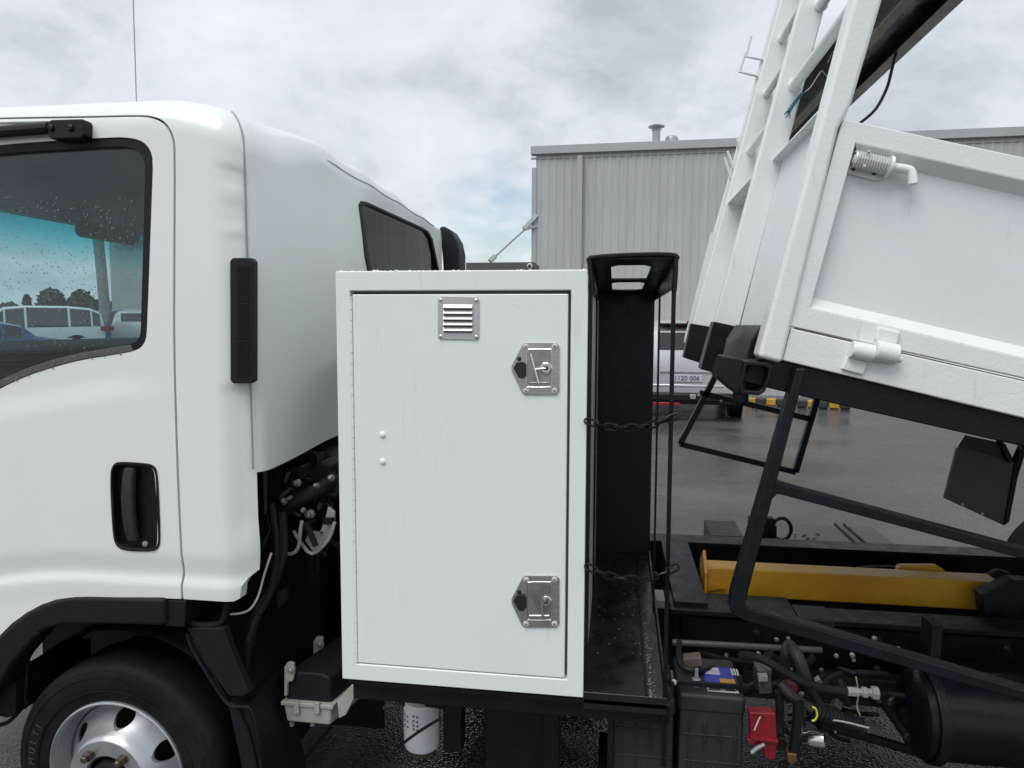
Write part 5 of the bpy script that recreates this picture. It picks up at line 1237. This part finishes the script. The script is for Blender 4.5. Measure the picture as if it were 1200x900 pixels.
g = G(); g.poly([(x0_-.004, .184, zt1+.002), (x1_+.012, .184, zt1+.002), (x1_+.012, .184, zt1-.012), (x0_-.004, .184, zt1-.012)], (.10, .48, 0)); g.build('box_rim', BEIGE, cb_, bevel=.003)
for x_ in (347, 371):
    g = G(); g.pr([(x_-3, 824), (x_+3, 824), (x_+3, 837), (x_-3, 837)], .178, .19); g.build('box_clip', BEIGE, cb_, bevel=.002)
g = G(); g.pr([(395, 822), (412, 803), (419, 805), (415, 818), (405, 838), (397, 842)], .17, .19); g.build('box_bracket', BEIGE, cb_, bevel=.002)
for (x_, y_) in ((340, 782), (374, 752)):
    g = G(); Yb = .185 if x_ < 350 else .42
    g.pr([(x_-7, y_+34 if x_ < 350 else y_+16), (x_-7, y_), (x_-4, y_-5), (x_, y_-6), (x_+4, y_-4), (x_+5, y_+4), (x_+3, y_+16), (x_-3, y_+18), (x_-4, y_+34 if x_ < 350 else y_+17)], Yb, Yb+.012); lg = g.build('lifting_lug', BEIGE, T, bevel=.002)
    g = G(); g.lathe([(.008, 0), (.008, .008), (.005, .01)], P(x_+1, y_+3, Yb), (0, -1, 0), 8); g.build('lug_bolt', GALV, lg)
g = G(); 
for x_ in (342, 366): g.lathe([(.008, 0), (.008, .012)], P(x_, 846, .22), (0, 0, -1), 8)
g.build('box_foot', BEIGE, cb_)
hz([(388, 852, .3), (365, 880, .3), (345, 900, .3)], .006, GRIME, 'thin_cable')
# support rail below toolbox
g = G(); g.box(bx0+.02, rx1+.01, .03, .09, bz0-.075, bz0-.004); g.build('body_bearer', SATIN, T, bevel=.004)
g = G(); g.box(bx0+.02, rx1+.01, .0, .03, bz0-.014, bz0-.003); g.build('bearer_angle', BLACK, T)
g = G(); g.box(bx0+.05, rx1, .12, 1.0, bz0-.05, bz0-.003); g.build('body_floor_plate', BLACK, T)
xp = P(541, 860, .3)
g = G(); g.box(P(519, 860, .3).x, P(541, 860, .3).x, .3, .36, .25, bz0-.03); g.build('support_leg', SATIN, T, bevel=.004)
g = G(); g.box(P(567, 860, .25).x, P(648, 860, .25).x, .25, .6, .22, bz0-.03); g.build('black_reservoir', SATIN, T, bevel=.015)
g = G(); g.box(P(637, 860, .2).x, P(656, 860, .2).x, .2, .24, .22, bz0-.03); g.build('support_leg', SATIN, T, bevel=.004)
g = G(); g.box(P(712, 860, .09).x, P(719, 860, .09).x, .08, .12, .28, bz0-.03); g.build('support_leg', SATIN, T, bevel=.003)
g = G(); g.lathe([(.018, 0), (.014, .004), (.016, .006)], P(602, 833, .25), (0, -1, 0), 20); g.build('reservoir_badge', PLAST, T)
# oil filter
fc_ = P(492, 850, .30); fz0, fz1 = P(492, 877, .30).z, P(492, 823, .30).z; fx = fc_.x; fr_ = (P(513, 850, .3).x-P(471, 850, .3).x)/2
g = G(); g.lathe([(fr_*.6, fz0-.008), (fr_*.92, fz0-.004), (fr_, fz0+.012), (fr_, fz1-.015), (fr_*.93, fz1-.004), (fr_*.6, fz1)], (fx, .33, 0), (0, 0, 1), 40); of = g.build('oil_filter', FILT, T)
g = G(); g.lathe([(fr_*.3, fz0-.035), (fr_*.7, fz0-.03), (fr_*.85, fz0-.009), (fr_*.6, fz0-.0085)], (fx, .33, 0), (0, 0, 1), 20); g.build('drain_cap', mat('grimy bronze', (.10, .08, .06), .6, noise=.6, nscale=40), of)
g = G()
for x_, y_ in ((480, 836), (480, 841.5), (480, 848), (492, 834.5), (492, 840), (492, 845), (492, 849.5)):
    u_ = (P(x_, y_, .3).x-fx)/fr_; a = math.asin(max(-.95, min(.95, u_))); q = Vector((fx+math.sin(a)*fr_, .33-math.cos(a)*(fr_+.0006), P(x_, y_, .3).z))
    g.lathe([(.0035, 0), (.0035, .0006)], q, (math.sin(a), -math.cos(a), 0), 8)
    for k in range(4):
        z_ = q.z+.004-k*.0022; a2 = a-.20; q2 = Vector((fx+math.sin(a2)*fr_, .33-math.cos(a2)*(fr_+.0006), z_)); g.box(q2.x-.004, q2.x+.004, q2.y-.0004, q2.y+.0004, z_, z_+.0009)
g.build('filter_print', DOTS, of)
g = G(); g.tube([P(466, 876, .22), P(490, 858, .2), P(516, 842, .22)], .005, 8); g.build('filter_strap', PLAST, of)
g = G(); g.pr([(496, 818), (520, 818), (520, 832), (498, 829)], .25, .36); g.build('filter_head', SATIN, T, bevel=.004)
hz([(462, 812, .3), (470, 824, .3), (480, 826, .3), (486, 822, .3)], .006, HOSE, 'thin_cable')
hz([(450, 830, .35), (458, 827, .35), (468, 830, .35)], .008, CABLE, 'thin_cable')
print('objects', len(bpy.data.objects), 'tris', sum(len(o.data.polygons) for o in bpy.data.objects if o.type == 'MESH'))
